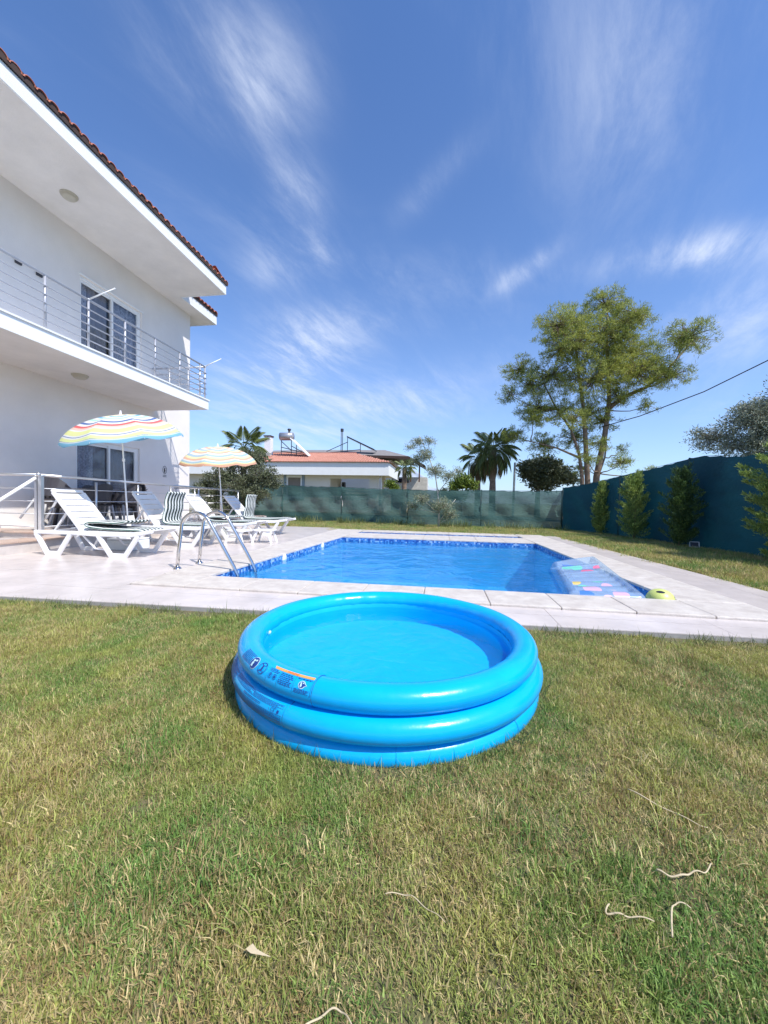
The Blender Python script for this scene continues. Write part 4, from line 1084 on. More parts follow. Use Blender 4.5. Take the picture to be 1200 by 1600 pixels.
# ================================================================== FENCES
def fence(label, pts, hts, net, postm, bays, lower=True):
    """pts: ground polyline, hts: top heights at those points"""
    f_ = thing('net_fence', label, 'fence', (pts[0][0], pts[0][1], 0)); off = Vector((pts[0][0], pts[0][1], 0))
    Ls = [0]
    for i in range(1, len(pts)): Ls.append(Ls[-1] + math.dist(pts[i], pts[i - 1]))
    def at(s):
        for i in range(1, len(pts)):
            if s <= Ls[i] + 1e-6:
                k = (s - Ls[i - 1]) / (Ls[i] - Ls[i - 1]); return (pts[i - 1][0] + (pts[i][0] - pts[i - 1][0]) * k, pts[i - 1][1] + (pts[i][1] - pts[i - 1][1]) * k, hts[i - 1] + (hts[i] - hts[i - 1]) * k)
        return (*pts[-1], hts[-1])
    nb = max(1, round(Ls[-1] / bays)); bl_ = Ls[-1] / nb
    for k in range(nb):
        b = MB(); nx, nz = 18, 10
        for i in range(nx + 1):
            s = k * bl_ + bl_ * i / nx; x, y_, h = at(s); sag = -.03 * math.sin(PI * i / nx) + .012 * math.sin(i * 2.1 + k)
            for j in range(nz + 1):
                w = .045 * math.sin(i * .9 + j * .7 + k * 2) * math.sin(PI * j / nz) + .015 * math.sin(j * 2.3 + k)
                b.v.append((x - off.x + w * .7, y_ - off.y + w, (h + sag) * j / nz))
        for i in range(nx):
            for j in range(nz): a = i * (nz + 1) + j; b.f.append((a, a + nz + 1, a + nz + 2, a + 1))
        b.build('net_panel', net, f_, smooth=True)
        x, y_, h = at(k * bl_)
        MB().tube([(x - off.x, y_ - off.y + .03, 0), (x - off.x, y_ - off.y + .03, h + .02)], .02, 8).build('post', postm, f_, smooth=True)
    x, y_, h = at(Ls[-1]); MB().tube([(x - off.x, y_ - off.y + .03, 0), (x - off.x, y_ - off.y + .03, h + .02)], .02, 8).build('post', postm, f_, smooth=True)
    ww = [(at(s)[0] - off.x, at(s)[1] - off.y, at(s)[2] - .01) for s in np.linspace(0, Ls[-1], 40)]
    MB().tube(ww, .005, 5).build('top_wire', postm, f_)
    return f_
M_dgreen = mat('dark_green_post', (.02, .05, .045), .6)
fence('sunlit see-through green net fence along the far end of the garden', [(-9.8, 16.5), (-8.2, 16.2), (-1.2, 15.2), (4.35, 14.75)], [1.62, 1.62, 1.44, 1.46], M_net, M_dgreen, 2.6)
def zt(px, py, x, y_): return CAMH + (ray(px, py)[2] / math.hypot(*ray(px, py)[:2])) * math.hypot(x, y_)
rp = [(4.37, 14.7), (5.25, 12.6), (5.62, 11.0), (5.8, 9.6), (5.9, 8.6), (6.0, 7.2), (6.05, 5.5), (6.05, 2.5)]
def toph(x, y_, table=((870, 765), (950, 748), (1000, 738), (1050, 722), (1110, 709), (1180, 712), (1400, 690))):
    # sight the fence top seen in the photograph at this bearing
    best = None
    for i in range(len(table) - 1):
        for k in range(21):
            px = table[i][0] + (table[i + 1][0] - table[i][0]) * k / 20; py_ = table[i][1] + (table[i + 1][1] - table[i][1]) * k / 20
            d = ray(px, py_); e = abs(math.atan2(d[0], d[1]) - math.atan2(x, y_))
            if best is None or e < best[0]: best = (e, CAMH + d[2] / math.hypot(d[0], d[1]) * math.hypot(x, y_))
    return best[1]
rh = [toph(*p) for p in rp]; rh[5] = rh[4] + .0; rh[6] = rh[5] - .05; rh[7] = rh[6]
fence('tall shaded blue-green net fence running along the right side of the garden', rp, rh, M_net2, M_dgreen, 2.4)
# low dark kerb wall under the back fence
MB().add([(-9.8, 16.55, 0), (-1.2, 15.26, 0), (-1.2, 15.4, 0), (-9.8, 16.7, 0), (-9.8, 16.55, .38), (-1.2, 15.26, .38), (-1.2, 15.4, .38), (-9.8, 16.7, .38)],
         [(0, 3, 2, 1), (4, 5, 6, 7), (0, 1, 5, 4), (1, 2, 6, 5), (2, 3, 7, 6), (3, 0, 4, 7)]).build('low_wall', mat('weathered_block', (.10, .10, .09), .9, .2, 6))
tag(bpy.data.objects['low_wall'], 'low dark block wall running behind the foot of the see-through fence', 'wall')
fl2 = thing('floodlight', 'small square floodlight with pale rim standing in the grass by the right fence', 'floodlight', (5.62, 9.45, 0))
q = MB(); 
for a in ((-.09, .09, .11, .125), (-.09, .09, -.005, .01), (-.09, -.075, .01, .11), (.075, .09, .01, .11)): q.box(a[0], a[1], -.01, .01, a[2], a[3])
q.build('rim', M_plastic, fl2); MB().box(-.074, .074, -.004, .05, .011, .109).build('lamp_body', M_dark, fl2)
for ob in fl2.children: ob.location.z = .06; ob.rotation_euler = (rl(-15), 0, rl(-20))
MB().tube([(0, .02, 0), (0, .03, .08)], .01, 6).build('spike', M_dark, fl2)

# ================================================================== NEIGHBOUR'S HOUSE AND BEYOND
nh = thing('neighbour_house', 'single storey cream house with orange tiled roof behind the green fence', 'house', (-9.5, 30, 0))
def hb(name, m, *a, **k):
    o = MB().box(*a).build(name, m, nh, **k); o.location = (9.5, -30, 0); return o
NW = (-22, -5.0)
w = MB()
ops = [(-12.83, -11.28, 1.2, 3.0), (-9.0, -5.75, 1.0, 2.72)]
xb = [-22, -12.83, -11.28, -9.0, -5.75, -5.0]; zb = [0, 1.0, 1.2, 2.72, 3.0, 3.06]
for i in range(5):
    for j in range(5):
        xc, zc = (xb[i] + xb[i + 1]) / 2, (zb[j] + zb[j + 1]) / 2
        if any(p[0] < xc < p[1] and p[2] < zc < p[3] for p in ops): continue
        w.box(xb[i], xb[i + 1], 30, 30.3, zb[j], zb[j + 1])
o = w.build('wall', M_neigh, nh); o.location = (9.5, -30, 0)
hb('wall', M_neigh, -22, -9.2, 34, 34.3, 0, 3.15); hb('wall', M_neigh, -9.5, -9.2, 30.31, 33.99, 0, 3.15)
hb('wall', M_neigh, -5.3, -5.0, 33.2, 33.9, 0, 3.15); hb('wall', M_neigh, -9.19, -5.0, 34.5, 34.8, 0, 1.6)
hb('eave_board', M_neigh, -23, -4.15, 29.3, 36, 3.152, 3.17); hb('fascia', M_white, -23, -4.1, 29.25, 29.299, 2.95, 3.95)
hb('fascia', M_white, -4.149, -4.1, 29.30, 36, 2.95, 3.95)
wf = hb('window', M_navy, -12.95, -11.15, 29.94, 29.999, 2.95, 3.12)
for a in ((-12.95, -12.72, 29.941, 29.999, 1.0, 2.949), (-11.38, -11.15, 29.941, 29.999, 1.0, 2.949), (-12.719, -11.381, 29.941, 29.999, 1.0, 1.25)): MB().box(*a).build('surround', M_navy, wf)
MB().box(-12.6, -11.5, 30.05, 30.08, 1.35, 2.75).build('shutter', mat('brown_shutter', (.22, .19, .17), .8, .1, 8), wf)
for a in ((-12.72, -12.6, 29.96, 30.05, 1.25, 2.949), (-11.5, -11.38, 29.96, 30.05, 1.25, 2.949), (-12.599, -11.501, 29.96, 30.05, 2.76, 2.948)): MB().box(*a).build('reveal', M_white, wf)
for k in range(26): hb('baluster', M_white, -8.95 + k * .125, -8.92 + k * .125, 29.95, 29.98, .3, 1.25)
hb('balcony_rail', M_white, -9.0, -5.7, 29.94, 29.99, 1.251, 1.30)
hb('porch_chair', M_dark, -8.6, -8.2, 31, 31.3, .8, 2.1); hb('porch_door', M_dark, -8.95, -8.7, 33.5, 33.98, .5, 2.6)
# tiled roof, hipped: ribs of tile follow the slope
rf = MB(); ez, rz_, ey, ry = 3.96, 5.05, 29.1, 32.6
x0, x1, xr0, xr1 = -23.2, -3.95, -20, -7.45
rf.add([(x0, ey, ez), (x1, ey, ez), (xr1, ry, rz_), (xr0, ry, rz_), (x1, 36.1, ez), (x0, 36.1, ez)], [(0, 1, 2, 3), (1, 4, 2), (4, 5, 3, 2), (5, 0, 3)])
o = rf.build('roof', M_tile2, nh); o.location = (9.5, -30, 0); rfo = o
tm = MB(); k = x0 + .1
while k < x1 - .05:
    # length of this tile column before it meets the hip
    t_ = 1.0
    if k > xr1: t_ = (x1 - k) / (x1 - xr1)
    if k < xr0: t_ = (k - x0) / (xr0 - x0)
    nrow = max(1, int(11 * t_))
    for r in range(nrow):
        a, b_ = r / 11, min((r + 1.15) / 11, t_)
        pa = (k, ey + (ry - ey) * a - .03, ez + (rz_ - ez) * a + .03); pb = (k, ey + (ry - ey) * b_, ez + (rz_ - ez) * b_ + .015)
        o_ = len(tm.v)
        for (px_, py_, pz_), r_ in ((pa, .085), (pb, .07)):
            for q in range(5): an = PI * q / 4; tm.v.append((px_ + r_ * math.cos(an), py_, pz_ + r_ * .8 * math.sin(an)))
        for q in range(4): tm.f.append((o_ + q, o_ + q + 1, o_ + 6 + q, o_ + 5 + q))
        tm.f.append((o_ + 4, o_ + 3, o_ + 2, o_ + 1, o_))
    k += .21
stuff(tm.build('roof_tile_rows', M_tile2, rfo, smooth=True))
hb('ridge_cap', M_tile2, xr0, xr1, ry - .1, ry + .1, rz_, rz_ + .1)
cm = hb('chimney', M_white, -15.3, -14.75, 31.2, 31.75, 4.2, 6.35); MB().box(-15.36, -14.69, 31.14, 31.81, 6.352, 6.45).build('chimney_cap', mat('chimney_soot', (.06, .035, .03), .9), cm)
o = MB().tube([(-5.0, 29.9, 3.1), (-4.75, 29.9, 2.95), (-4.75, 29.9, .5)], .05, 8).build('drainpipe', M_white, nh, smooth=True); o.location = (9.5, -30, 0)
# solar water heater on the roof
sh = thing('solar_heater', 'rooftop solar water heater with round tank and dark frame on the orange roof', 'solar heater', (-12.9, 31, 4.7))
MB().tube([(-.9, .1, 1.62), (.25, .1, 1.62)], .34, 16).build('tank', mat('grey_tank', (.42, .42, .44), .35, .05, 5, metal=.5), sh, smooth=True)
for a, b_ in (((-.75, 0, 0), (-.75, 0, 1.5)), ((.15, 0, 0), (.15, 0, 1.5)), ((-.75, 0, .7), (1.1, 0, .25)), ((-.75, 0, 1.2), (.15, 0, .4)), ((.15, 0, .8), (1.3, 0, .2)), ((-.75, 0, .35), (1.4, 0, .1)), ((.6, 0, 0), (.6, 0, 1.0))):
    MB().tube([a, b_], .035, 5).build('frame_strut', M_dark, sh)
MB().add([(.15, -.35, 1.45), (1.75, -.35, -.0), (1.75, .6, -.0), (.15, .6, 1.45), (.15, -.35, 1.37), (1.75, -.35, -.08), (1.75, .6, -.08), (.15, .6, 1.37)], [(0, 1, 2, 3), (7, 6, 5, 4), (0, 4, 5, 1), (1, 5, 6, 2), (2, 6, 7, 3), (3, 7, 4, 0)]).build('collector', M_white, sh)
MB().tube([(-.1, .1, 1.9), (-.1, .1, 2.15)], .1, 8).ball((-.1, .1, 2.2), .17, 10, (1, 1, .6)).build('expansion_cap', M_dark, sh, smooth=True)
# second house behind
h2 = thing('hillside_house', 'larger white house with grey brown roof behind the orange roof', 'house', (-9, 40, 0))
def h2b(nm, m, *a): o = MB().box(*a).build(nm, m, h2); o.location = (9, -40, 0); return o
h2b('wall', M_neigh, -20, -5.4, 40.5, 48, 0, 5.35)
o = MB().add([(-22, 39, 6.1), (-3.4, 39, 5.6), (-6.6, 43.5, 6.85), (-17.5, 43.5, 6.85), (-3.4, 49, 5.6), (-22, 49, 6.1)], [(0, 1, 2, 3), (1, 4, 2), (4, 5, 3, 2), (5, 0, 3)]).build('roof', M_grey2, h2); o.location = (9, -40, 0)
o = MB().add([(-22, 38.98, 5.85), (-3.4, 38.98, 5.33), (-3.4, 38.98, 5.59), (-22, 38.98, 6.09)], [(0, 1, 2, 3)]).add([(-3.4, 38.98, 5.33), (-1.9, 38.98, 4.55), (-1.9, 38.98, 4.72), (-3.4, 38.98, 5.59)], [(0, 1, 2, 3)]).build('roof_edge', M_underroof, h2); o.location = (9, -40, 0)
o = MB().add([(-3.5, 39, 5.61), (-1.8, 39, 4.74), (-1.8, 44, 4.74), (-3.5, 44, 5.61)], [(0, 1, 2, 3), (3, 2, 1, 0)]).add([(-3.5, 39, 5.55), (-1.8, 39, 4.60), (-1.8, 44, 4.60), (-3.5, 44, 5.55)], [(0, 1, 2, 3), (3, 2, 1, 0)]).build('porch_roof', M_underroof, h2); o.location = (9, -40, 0)
for xx in (-3.3, -2.4): h2b('porch_post', mat('dark_timber', (.10, .05, .035), .8), xx, xx + .14, 39.3, 39.44, 3.0, 4.75)
h2b('gallery', M_stone, -5.3, -1.6, 41, 44, 0, 3.6); h2b('gallery_window', M_panel, -4.9, -3.5, 40.9, 40.999, 3.0, 3.45)
pv = thing('solar_panel_array', 'dark tilted solar panels on the grey brown roof', 'solar panel', (-9.5, 39.5, 6.05))
MB().add([(-.6, 0, 1.75), (2.4, 0, .35), (2.4, 1.4, .35), (-.6, 1.4, 1.75), (-.6, 0, 1.6), (2.4, 0, .2), (2.4, 1.4, .2), (-.6, 1.4, 1.6)], [(0, 1, 2, 3), (7, 6, 5, 4), (0, 4, 5, 1), (1, 5, 6, 2), (2, 6, 7, 3), (3, 7, 4, 0)]).build('panel', M_panel, pv)
for a in (((-.5, 0, 0), (-.5, 0, 1.6)), ((.9, 0, 0), (.9, 0, 1)), ((-2.8, 0, .1), (-.5, 0, 1.1)), ((-2.2, 0, 0), (.9, 0, .3)), ((-1.2, 0, 0), (-1.2, 0, 2.2)), ((-1.05, 0, 0), (-1.05, 0, 2.2))): MB().tube([a[0], a[1]], .04, 5).build('frame_strut', M_dark, pv)
MB().tube([(-1.12, 0, 2.2), (-1.12, 0, 2.5)], .17, 8).build('expansion_cap', M_dark, pv)
# utility pole and cable
up_ = MB().tube([(4.55, 25.5, 0), (4.6, 25.5, 3.6)], .07, 8).build('utility_pole', mat('pole_concrete', (.55, .55, .54), .8, .05, 4), smooth=True); tag(up_, 'thin pale pole standing beyond the fence between the palm and the pine', 'pole')
pp = [tuple(atY(px, py_, Y)) for px, py_, Y in ((1420, 455, 15), (1200, 563, 17), (1100, 612, 18.5), (1000, 650, 20), (940, 667, 21))]
tag(MB().tube(pp, .022, 6).build('overhead_cable', M_cable, smooth=True), 'black overhead cable running from the right edge down behind the pine', 'cable')

# ================================================================== PLANTS
def tree(name, label, cat, base, blobs, leafm, barkm, nleaf, ll, lw, trunk_paths, limb_r=.05, up=.2, grp=None, droop=0, clump=0, leafname='crown', twigs=True, twr=.012, tight=1.0):
    """blobs: (centre, radii); leaves cluster on twigs inside every blob"""
    t = thing(name, label, cat, base, 0, grp); B = np.array(base)
    tr_ = MB()
    for path, r0, r1 in trunk_paths:
        k = len(path); tr_.tube([tuple(np.array(p) - B) for p in path], [r0 + (r1 - r0) * i / (k - 1) for i in range(k)], 8)
    P, D = [], []
    vol = sum(r[0] * r[1] * r[2] for c, r in blobs) ** 1
    wts = [(r[0] * r[1] * r[2]) ** .72 for c, r in blobs]; sw = sum(wts)
    allp = [np.array(p) for path, _, _ in trunk_paths for p in path]
    for (c, r), w_ in zip(blobs, wts):
        c = np.array(c, float) - B; r = np.array(r, float); n_ = int(nleaf * w_ / sw)
        # limb from nearest lower trunk point
        cand = [p - B for p in allp if (p - B)[2] < c[2] + .3 * r[2]] or [allp[0] - B]
        a = min(cand, key=lambda p: np.linalg.norm(p - c) + .5 * abs(p[2] - c[2] + .6 * r[2]))
        tr_.tube(bez(a, c, -.08 * np.linalg.norm(c - a), 6, .02 * np.linalg.norm(c - a)), [limb_r * (1 - .13 * i) for i in range(6)], 5)
        nt_ = max(3, n_ // max(1, clump or 40))
        tp = c + inball(nt_, .5) * r
        for q in tp[:90 if twigs else 0]:
            tr_.tube(bez(c + (q - c) * .1, q, .03, 3, .03 * np.linalg.norm(r)), [twr, twr * .75, twr * .4], 3, cap=False)
        idx = rng.integers(0, nt_, n_)
        cs = .16 * r.mean() if not clump else .5 * (r.prod() ** (1 / 3)) / (nt_ ** (1 / 3)) + ll * .3
        cs *= tight
        pp_ = tp[idx] + rng.normal(size=(n_, 3)) * cs * np.array([1, 1, .6])
        dd = rdir(n_, up - droop); P.append(pp_); D.append(dd + (pp_ - c) / (np.linalg.norm(r)) * .5)
    tr_.build('trunk', barkm, t, smooth=True)
    P = np.concatenate(P); D = np.concatenate(D); n_ = len(P)
    cards(leafname, leafm, P, D, ll * (.7 + .6 * rng.random(n_)), lw * (.7 + .6 * rng.random(n_)), t)
    return t
def pxblob(px, py_, rp_, Y, dy=0, f=1.0):
    c = atY(px, py_, Y); r = rp_ / FPX * math.hypot(c[0], c[1]) * .95; c = c + np.array([0, dy, 0]); return (c, (r * f, r * f, r * .72 * f))
# pine
Yp = 22
pb = [(950, 470, 30), (905, 490, 34), (985, 492, 28), (868, 520, 36), (930, 535, 44), (1000, 540, 38), (1050, 545, 28), (1088, 520, 17), (818, 570, 26), (862, 588, 40), (920, 600, 44),
      (985, 590, 36), (1036, 595, 22), (797, 618, 18), (842, 640, 30), (806, 678, 20), (858, 690, 24), (905, 680, 24), (945, 655, 22), (1066, 568, 18), (1000, 640, 12), (958, 725, 16), (1026, 735, 7), (975, 510, 24), (890, 555, 30), (955, 570, 30), (830, 605, 22), (925, 730, 14), (880, 640, 24), (920, 645, 22), (965, 620, 22), (930, 695, 16), (902, 720, 14), (870, 555, 26), (1015, 570, 26), (960, 540, 24), (830, 655, 20), (880, 665, 20), (985, 700, 9)]
blobs = [pxblob(a, b_, r, Yp, dy=rng.uniform(-1.4, 1.4), f=1.12) for a, b_, r in pb]
A = lambda px, py_, Y=Yp: tuple(atY(px, py_, Y))
g0 = A(925, 800); 
tp = [([(*A(922, 760)[:2], 0), A(918, 750), A(915, 690), A(912, 640), A(905, 590), A(900, 540), A(905, 500)], .17, .03),
      ([(A(930, 760)[0] + .1, Yp + .3, 0), A(932, 745), A(945, 680), A(952, 625), A(950, 570), A(948, 520), A(950, 465)], .20, .03),
      ([(A(914, 760)[0] - .2, Yp - .2, 0), A(910, 750), A(905, 710), A(892, 670), A(870, 640), A(850, 600)], .12, .03),
      ([A(948, 640), A(975, 620), A(1010, 605), A(1045, 575), A(1085, 530)], .13, .03),
      ([A(905, 715), A(870, 700), A(830, 690)], .07, .02),
      ([A(936, 740), A(945, 715), A(948, 690)], .06, .03)]
tree('pine_tree', 'tall multi-stemmed pine with yellow-green airy crown behind the right fence', 'tree', (8.0, 22, 0), blobs, ML_pine, M_bark, 115000, .18, .022, tp, .035, .4, clump=34, twr=.016, tight=.50)
# olive tree on the right
ob = [(1160, 655, 34), (1120, 672, 26), (1190, 640, 34), (1205, 600, 22), (1130, 690, 20), (1175, 690, 30), (1215, 680, 30), (1150, 640, 22), (1240, 630, 40), (1195, 715, 16)]
blobs = [pxblob(a + 18, b_ + 8, r, 9.3, dy=rng.uniform(-.3, .5)) for a, b_, r in ob]
tree('olive_tree', 'grey-green olive tree leaning over the right fence', 'tree', (6.75, 9.5, 0), blobs, ML_olive, M_barkg, 26000, .075, .02, [([(6.75, 9.5, 0), (6.7, 9.45, .9), (6.78, 9.4, 1.7), (6.75, 9.3, 2.3)], .11, .06)], .03, .2, clump=30)
# olive sapling before the back fence: sparse leaves blown to the left
sb = [(652, 690, 12), (665, 712, 16), (680, 735, 17), (700, 745, 13), (650, 720, 13), (715, 735, 9), (690, 790, 18), (705, 805, 13), (660, 780, 14), (645, 790, 10), (672, 690, 10), (640, 700, 8)]
blobs = [pxblob(a, b_, r, 13.9, dy=rng.uniform(-.25, .25)) for a, b_, r in sb]
tree('olive_sapling', 'slender pale young olive tree in front of the back fence, blown to the left', 'tree', (-.09, 13.9, 0), blobs, ML_sap, mat('pale_bark', (.48, .45, .38), .9, .15, 10), 9500, .075, .016,
     [([(-.09, 13.9, 0), A(686, 800, 13.9), A(684, 770, 13.9), A(680, 740, 13.9), A(668, 710, 13.9), A(655, 680, 13.9)], .035, .008), ([(-.09, 13.9, .2), A(700, 795, 13.9), A(712, 780, 13.9)], .02, .008), ([A(684, 770, 13.9), A(700, 750, 13.9), A(712, 735, 13.9)], .015, .006)], .01, .1, clump=14, twr=.006)
# big bush behind the terrace
bb = [(345, 745, 24), (380, 720, 26), (410, 745, 24), (375, 760, 30), (330, 770, 22), (408, 772, 20), (350, 790, 20), (400, 715, 16), (420, 755, 14), (318, 760, 14), (385, 785, 18)]
blobs = [pxblob(a, b_, r, 12.9, dy=rng.uniform(-.3, .3)) for a, b_, r in bb]
tree('olive_bush', 'dense dark green bush behind the end of the terrace railing, beside the pastel umbrella', 'shrub', (-7.2, 12.9, 0), blobs, ML_bush, M_barkg, 24000, .085, .032, [([(-7.2, 12.9, 0), (-7.15, 12.9, .6), (-7.1, 12.9, 1.3)], .07, .04)], .03, .2, clump=30)
# thuja-like shrubs along the right fence
def thuja(label, base, h, w, m, n_, seed):
    t = thing('thuja_shrub', label, 'shrub', base, 0, 'young thuja shrubs along the right fence')
    tk = MB().tube([(0, 0, 0), (.02, 0, h * .5), (0, 0, h * .9)], [.022, .016, .006], 6).build('stem', M_bark, t, smooth=True)
    ns = 150; P, D = [], []
    for i in range(ns):
        z = h * (.05 + .9 * i / ns); a = rng.uniform(0, 2 * PI); env = w * (math.sin(min(1, (1 - z / h) * 1.25 + .12) * PI * .62)) * rng.uniform(.25, 1.15)
        tip = np.array([math.cos(a) * env, math.sin(a) * env, z + rng.uniform(.12, .32)]); root = np.array([0, 0, z - .03]); k = n_ // ns
        s = rng.random(k) ** .6; p = root + (tip - root) * s[:, None] + rng.normal(size=(k, 3)) * (.015 + .035 * (1 - s[:, None]))
        P.append(p); D.append((tip - root) / np.linalg.norm(tip - root) + rng.normal(size=(k, 3)) * .55 + np.array([0, 0, .5]))
    P = np.concatenate(P); cards('foliage', m, P, np.concatenate(D), .055 * (.7 + .6 * rng.random(len(P))), .015, t)
    return t
thuja('small slim light green shrub, farthest along the right fence', (5.0, 12.9, 0), 1.55, .30, ML_cyp2, 14000, 1)
thuja('ragged light green shrub with a side branch, second from the far corner of the fence', (5.22, 11.3, 0), 1.75, .40, ML_cyp2, 16000, 2)
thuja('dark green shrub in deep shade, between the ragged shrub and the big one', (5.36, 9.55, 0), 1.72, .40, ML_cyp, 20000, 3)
thuja('large bushy light green shrub cut by the right edge of the photo', (5.62, 7.15, 0), 2.05, .66, ML_cyp2, 48000, 4)
tree('hedge_bush', 'yellow-green clump of foliage showing over the far fence beside the palm', 'shrub', (1.1, 21, 0), [pxblob(722, 752, 14, 21), pxblob(735, 757, 11, 21), pxblob(712, 760, 10, 21)], ML_hedge, M_barkg, 3500, .14, .07, [([(1.1, 21, 0), (1.1, 21, 1.2)], .06, .04)], .03, .2, clump=20, twigs=False)
tree('hedge_bush', 'small yellow-green clump over the fence beside the cream house corner', 'shrub', (-3.4, 22, 0), [pxblob(609, 757, 8, 22), pxblob(616, 762, 7, 22)], ML_hedge, M_barkg, 1400, .12, .06, [([(-3.4, 22, 0), (-3.4, 22, 1.0)], .05, .04)], .03, .2, clump=20, twigs=False)
tree('dark_tree', 'rounded dark green tree low behind the pine trunks', 'tree', (6.4, 27, 0), [pxblob(830, 735, 20, 27), pxblob(850, 728, 22, 27), pxblob(872, 740, 18, 27), pxblob(850, 750, 22, 27), pxblob(890, 748, 12, 27)], ML_bush, M_bark, 12000, .22, .09, [([(6.4, 27, 0), (6.4, 27, 2.4)], .2, .12)], .07, .2, clump=30, twr=.02)
for px, Y, s in ((1010, 30, 1.0), (560, 60, 1.6), (700, 70, 1.5), (960, 60, 1.4)):
    c = atY(px, 770, Y)
    tree('distant_tree', {1010: 'low tree in the distance over the right fence, right of the pine trunks', 560: 'far low tree behind the orange roofed house', 700: 'far low tree between the young olive tree and the palms', 960: 'far low tree directly behind the pine trunks'}[px], 'tree', (c[0], Y, 0), [((c[0], Y, 1.6 * s), (1.5 * s, 1.2 * s, .8 * s)), ((c[0] + 1.4 * s, Y, 1.3 * s), (1.1 * s, 1 * s, .6 * s))], ML_bush, M_bark, 2500, .25 * s, .12 * s, [([(c[0], Y, 0), (c[0], Y, 1.2 * s)], .12, .08)], .05, .2, 'distant trees over the fence', clump=25, twigs=False)

# palms: every frond its own part
def frond_mesh(L_, m, droop, nleaf=26):
    b = MB(); P = []
    for i in range(9):
        s = i / 8; P.append((L_ * (s - .18 * droop * s * s), 0, L_ * (.30 * s - droop * .75 * s * s)))
    b.tube(P, [.022 * (1 - .85 * i / 8) for i in range(9)], 4)
    rnd = [.5] * len(b.v)
    for sgn in (-1, 1):
        for i in range(nleaf):                                   # fan palm: the leaflets open towards the tip
            s = .38 + .62 * (i / nleaf) ** .8; x = L_ * (s - .18 * droop * s * s); z = L_ * (.30 * s - droop * .75 * s * s)
            ln = L_ * .42 * (1 - .35 * (i / nleaf)); an = math.radians(62 - 45 * i / nleaf)
            ex = (x + ln * math.cos(an), sgn * ln * math.sin(an), z - ln * (.18 + .5 * droop) - random.random() * .06)
            mid = (x + ln * .5 * math.cos(an), sgn * ln * .5 * math.sin(an), z + .02); w_ = .022 * L_
            o_ = len(b.v); b.v += [(x, 0, z), (mid[0] + w_, mid[1], mid[2]), ex, (mid[0] - w_, mid[1], mid[2])]; b.f.append((o_, o_ + 1, o_ + 2, o_ + 3)); r_ = random.random(); rnd += [r_] * 4
    me = b.mesh('frond', m); a = me.attributes.new('rnd', 'FLOAT', 'POINT'); a.data.foreach_set('value', rnd); return me
def palm(label, base, ztop, R_, nf, lean=0.0, dry=True, wind=-.35):
    t = thing('palm_tree', label, 'palm', base, 0, None)
    h = ztop - base[2]
    MB().tube([(lean * s * s, 0, h * s) for s in np.linspace(0, 1, 8)], [.2 - .05 * s + .02 * (i % 2) for i, s in enumerate(np.linspace(0, 1, 8))], 10).build('trunk', M_bark, t, smooth=True)
    gm = [frond_mesh(R_, ML_palm, d) for d in (.35, .75, 1.1)]; dm = frond_mesh(R_ * .85, ML_palmdry, 1.5)
    for i in range(nf):
        a = i * 2.39996; k = i / nf
        el = rl(68 - 95 * k); me = gm[0 if k < .35 else 1 if k < .7 else 2]
        o = inst('frond', me, t, (lean, 0, h), (0, -el + .25, a + wind * math.sin(a)))
    if dry:
        for i in range(9): inst('frond', dm, t, (lean, 0, h - .15), (0, rl(28), i * .7 + .3))
    return t
palm('tall fan palm with dry brown skirt beyond the fence, left of the pine', (3.05, 24, 0), 4.2, 1.4, 34)
palm('shorter palm just behind the tall one, left of its trunk', (2.35, 26, 0), 3.9, 1.35, 24)
palm('dark palm head above the bush, left of the chimney', (-12.4, 22.5, 0), 4.1, 1.5, 26, dry=False)
palm('small palm beside the right end of the cream house', (-2.75, 28, 0), 3.4, .8, 20, dry=False)

# ================================================================== GRASS AND SMALL THINGS
def patch(name, n, size, hmin, hmax, w, lean, seed):
    r = np.random.default_rng(seed)
    P = np.zeros((n, 3)); P[:, :2] = (r.random((n, 2)) - .5) * size
    # clumping
    c = (r.random((40, 2)) - .5) * size; k = r.integers(0, 40, n); cl_ = r.random(n) < .55
    P[cl_, :2] = c[k[cl_]] + r.normal(size=(cl_.sum(), 2)) * size * .05
    h = hmin + (hmax - hmin) * r.random(n) ** 1.6
    az = r.random(n) * 2 * PI; fl_ = r.random(n) ** 1.3 * lean
    d = np.stack([np.cos(az) * np.sin(fl_), np.sin(az) * np.sin(fl_), np.cos(fl_)], 1)
    side = np.stack([-np.sin(az + r.normal(size=n) * .5), np.cos(az + r.normal(size=n) * .5), np.zeros(n)], 1) * w * (.6 + .8 * r.random(n))[:, None] / 2
    mid = P + d * h[:, None] * .55; d2 = d.copy(); d2[:, 2] -= .35 + .5 * r.random(n); d2 += r.normal(size=(n, 3)) * .15
    d2 /= np.linalg.norm(d2, axis=1)[:, None]; tip = mid + d2 * h[:, None] * .5
    tip[:, 2] = np.maximum(tip[:, 2], .003)
    V = np.stack([P - side, P + side, mid + side * .85, mid - side * .85, tip], 1).reshape(-1, 3)
    base_ = np.arange(n)[:, None] * 5
    me = bpy.data.meshes.new(name); me.vertices.add(5 * n); me.vertices.foreach_set('co', V.ravel())
    loops = np.concatenate([base_ + np.array([0, 1, 2, 3]), base_ + np.array([3, 2, 4])], 1).ravel().astype(np.int32)
    me.loops.add(7 * n); me.loops.foreach_set('vertex_index', loops)
    me.polygons.add(2 * n); ls = (np.arange(n)[:, None] * 7 + np.array([0, 4])).ravel().astype(np.int32); me.polygons.foreach_set('loop_start', ls)
    a = me.attributes.new('rnd', 'FLOAT', 'POINT'); a.data.foreach_set('value', np.repeat(r.random(n), 5))
    me.materials.append(M_grass); me.update(calc_edges=True); me.validate()
    return bpy.data.objects.new(name, me)              # a source for instancing, not linked to the scene
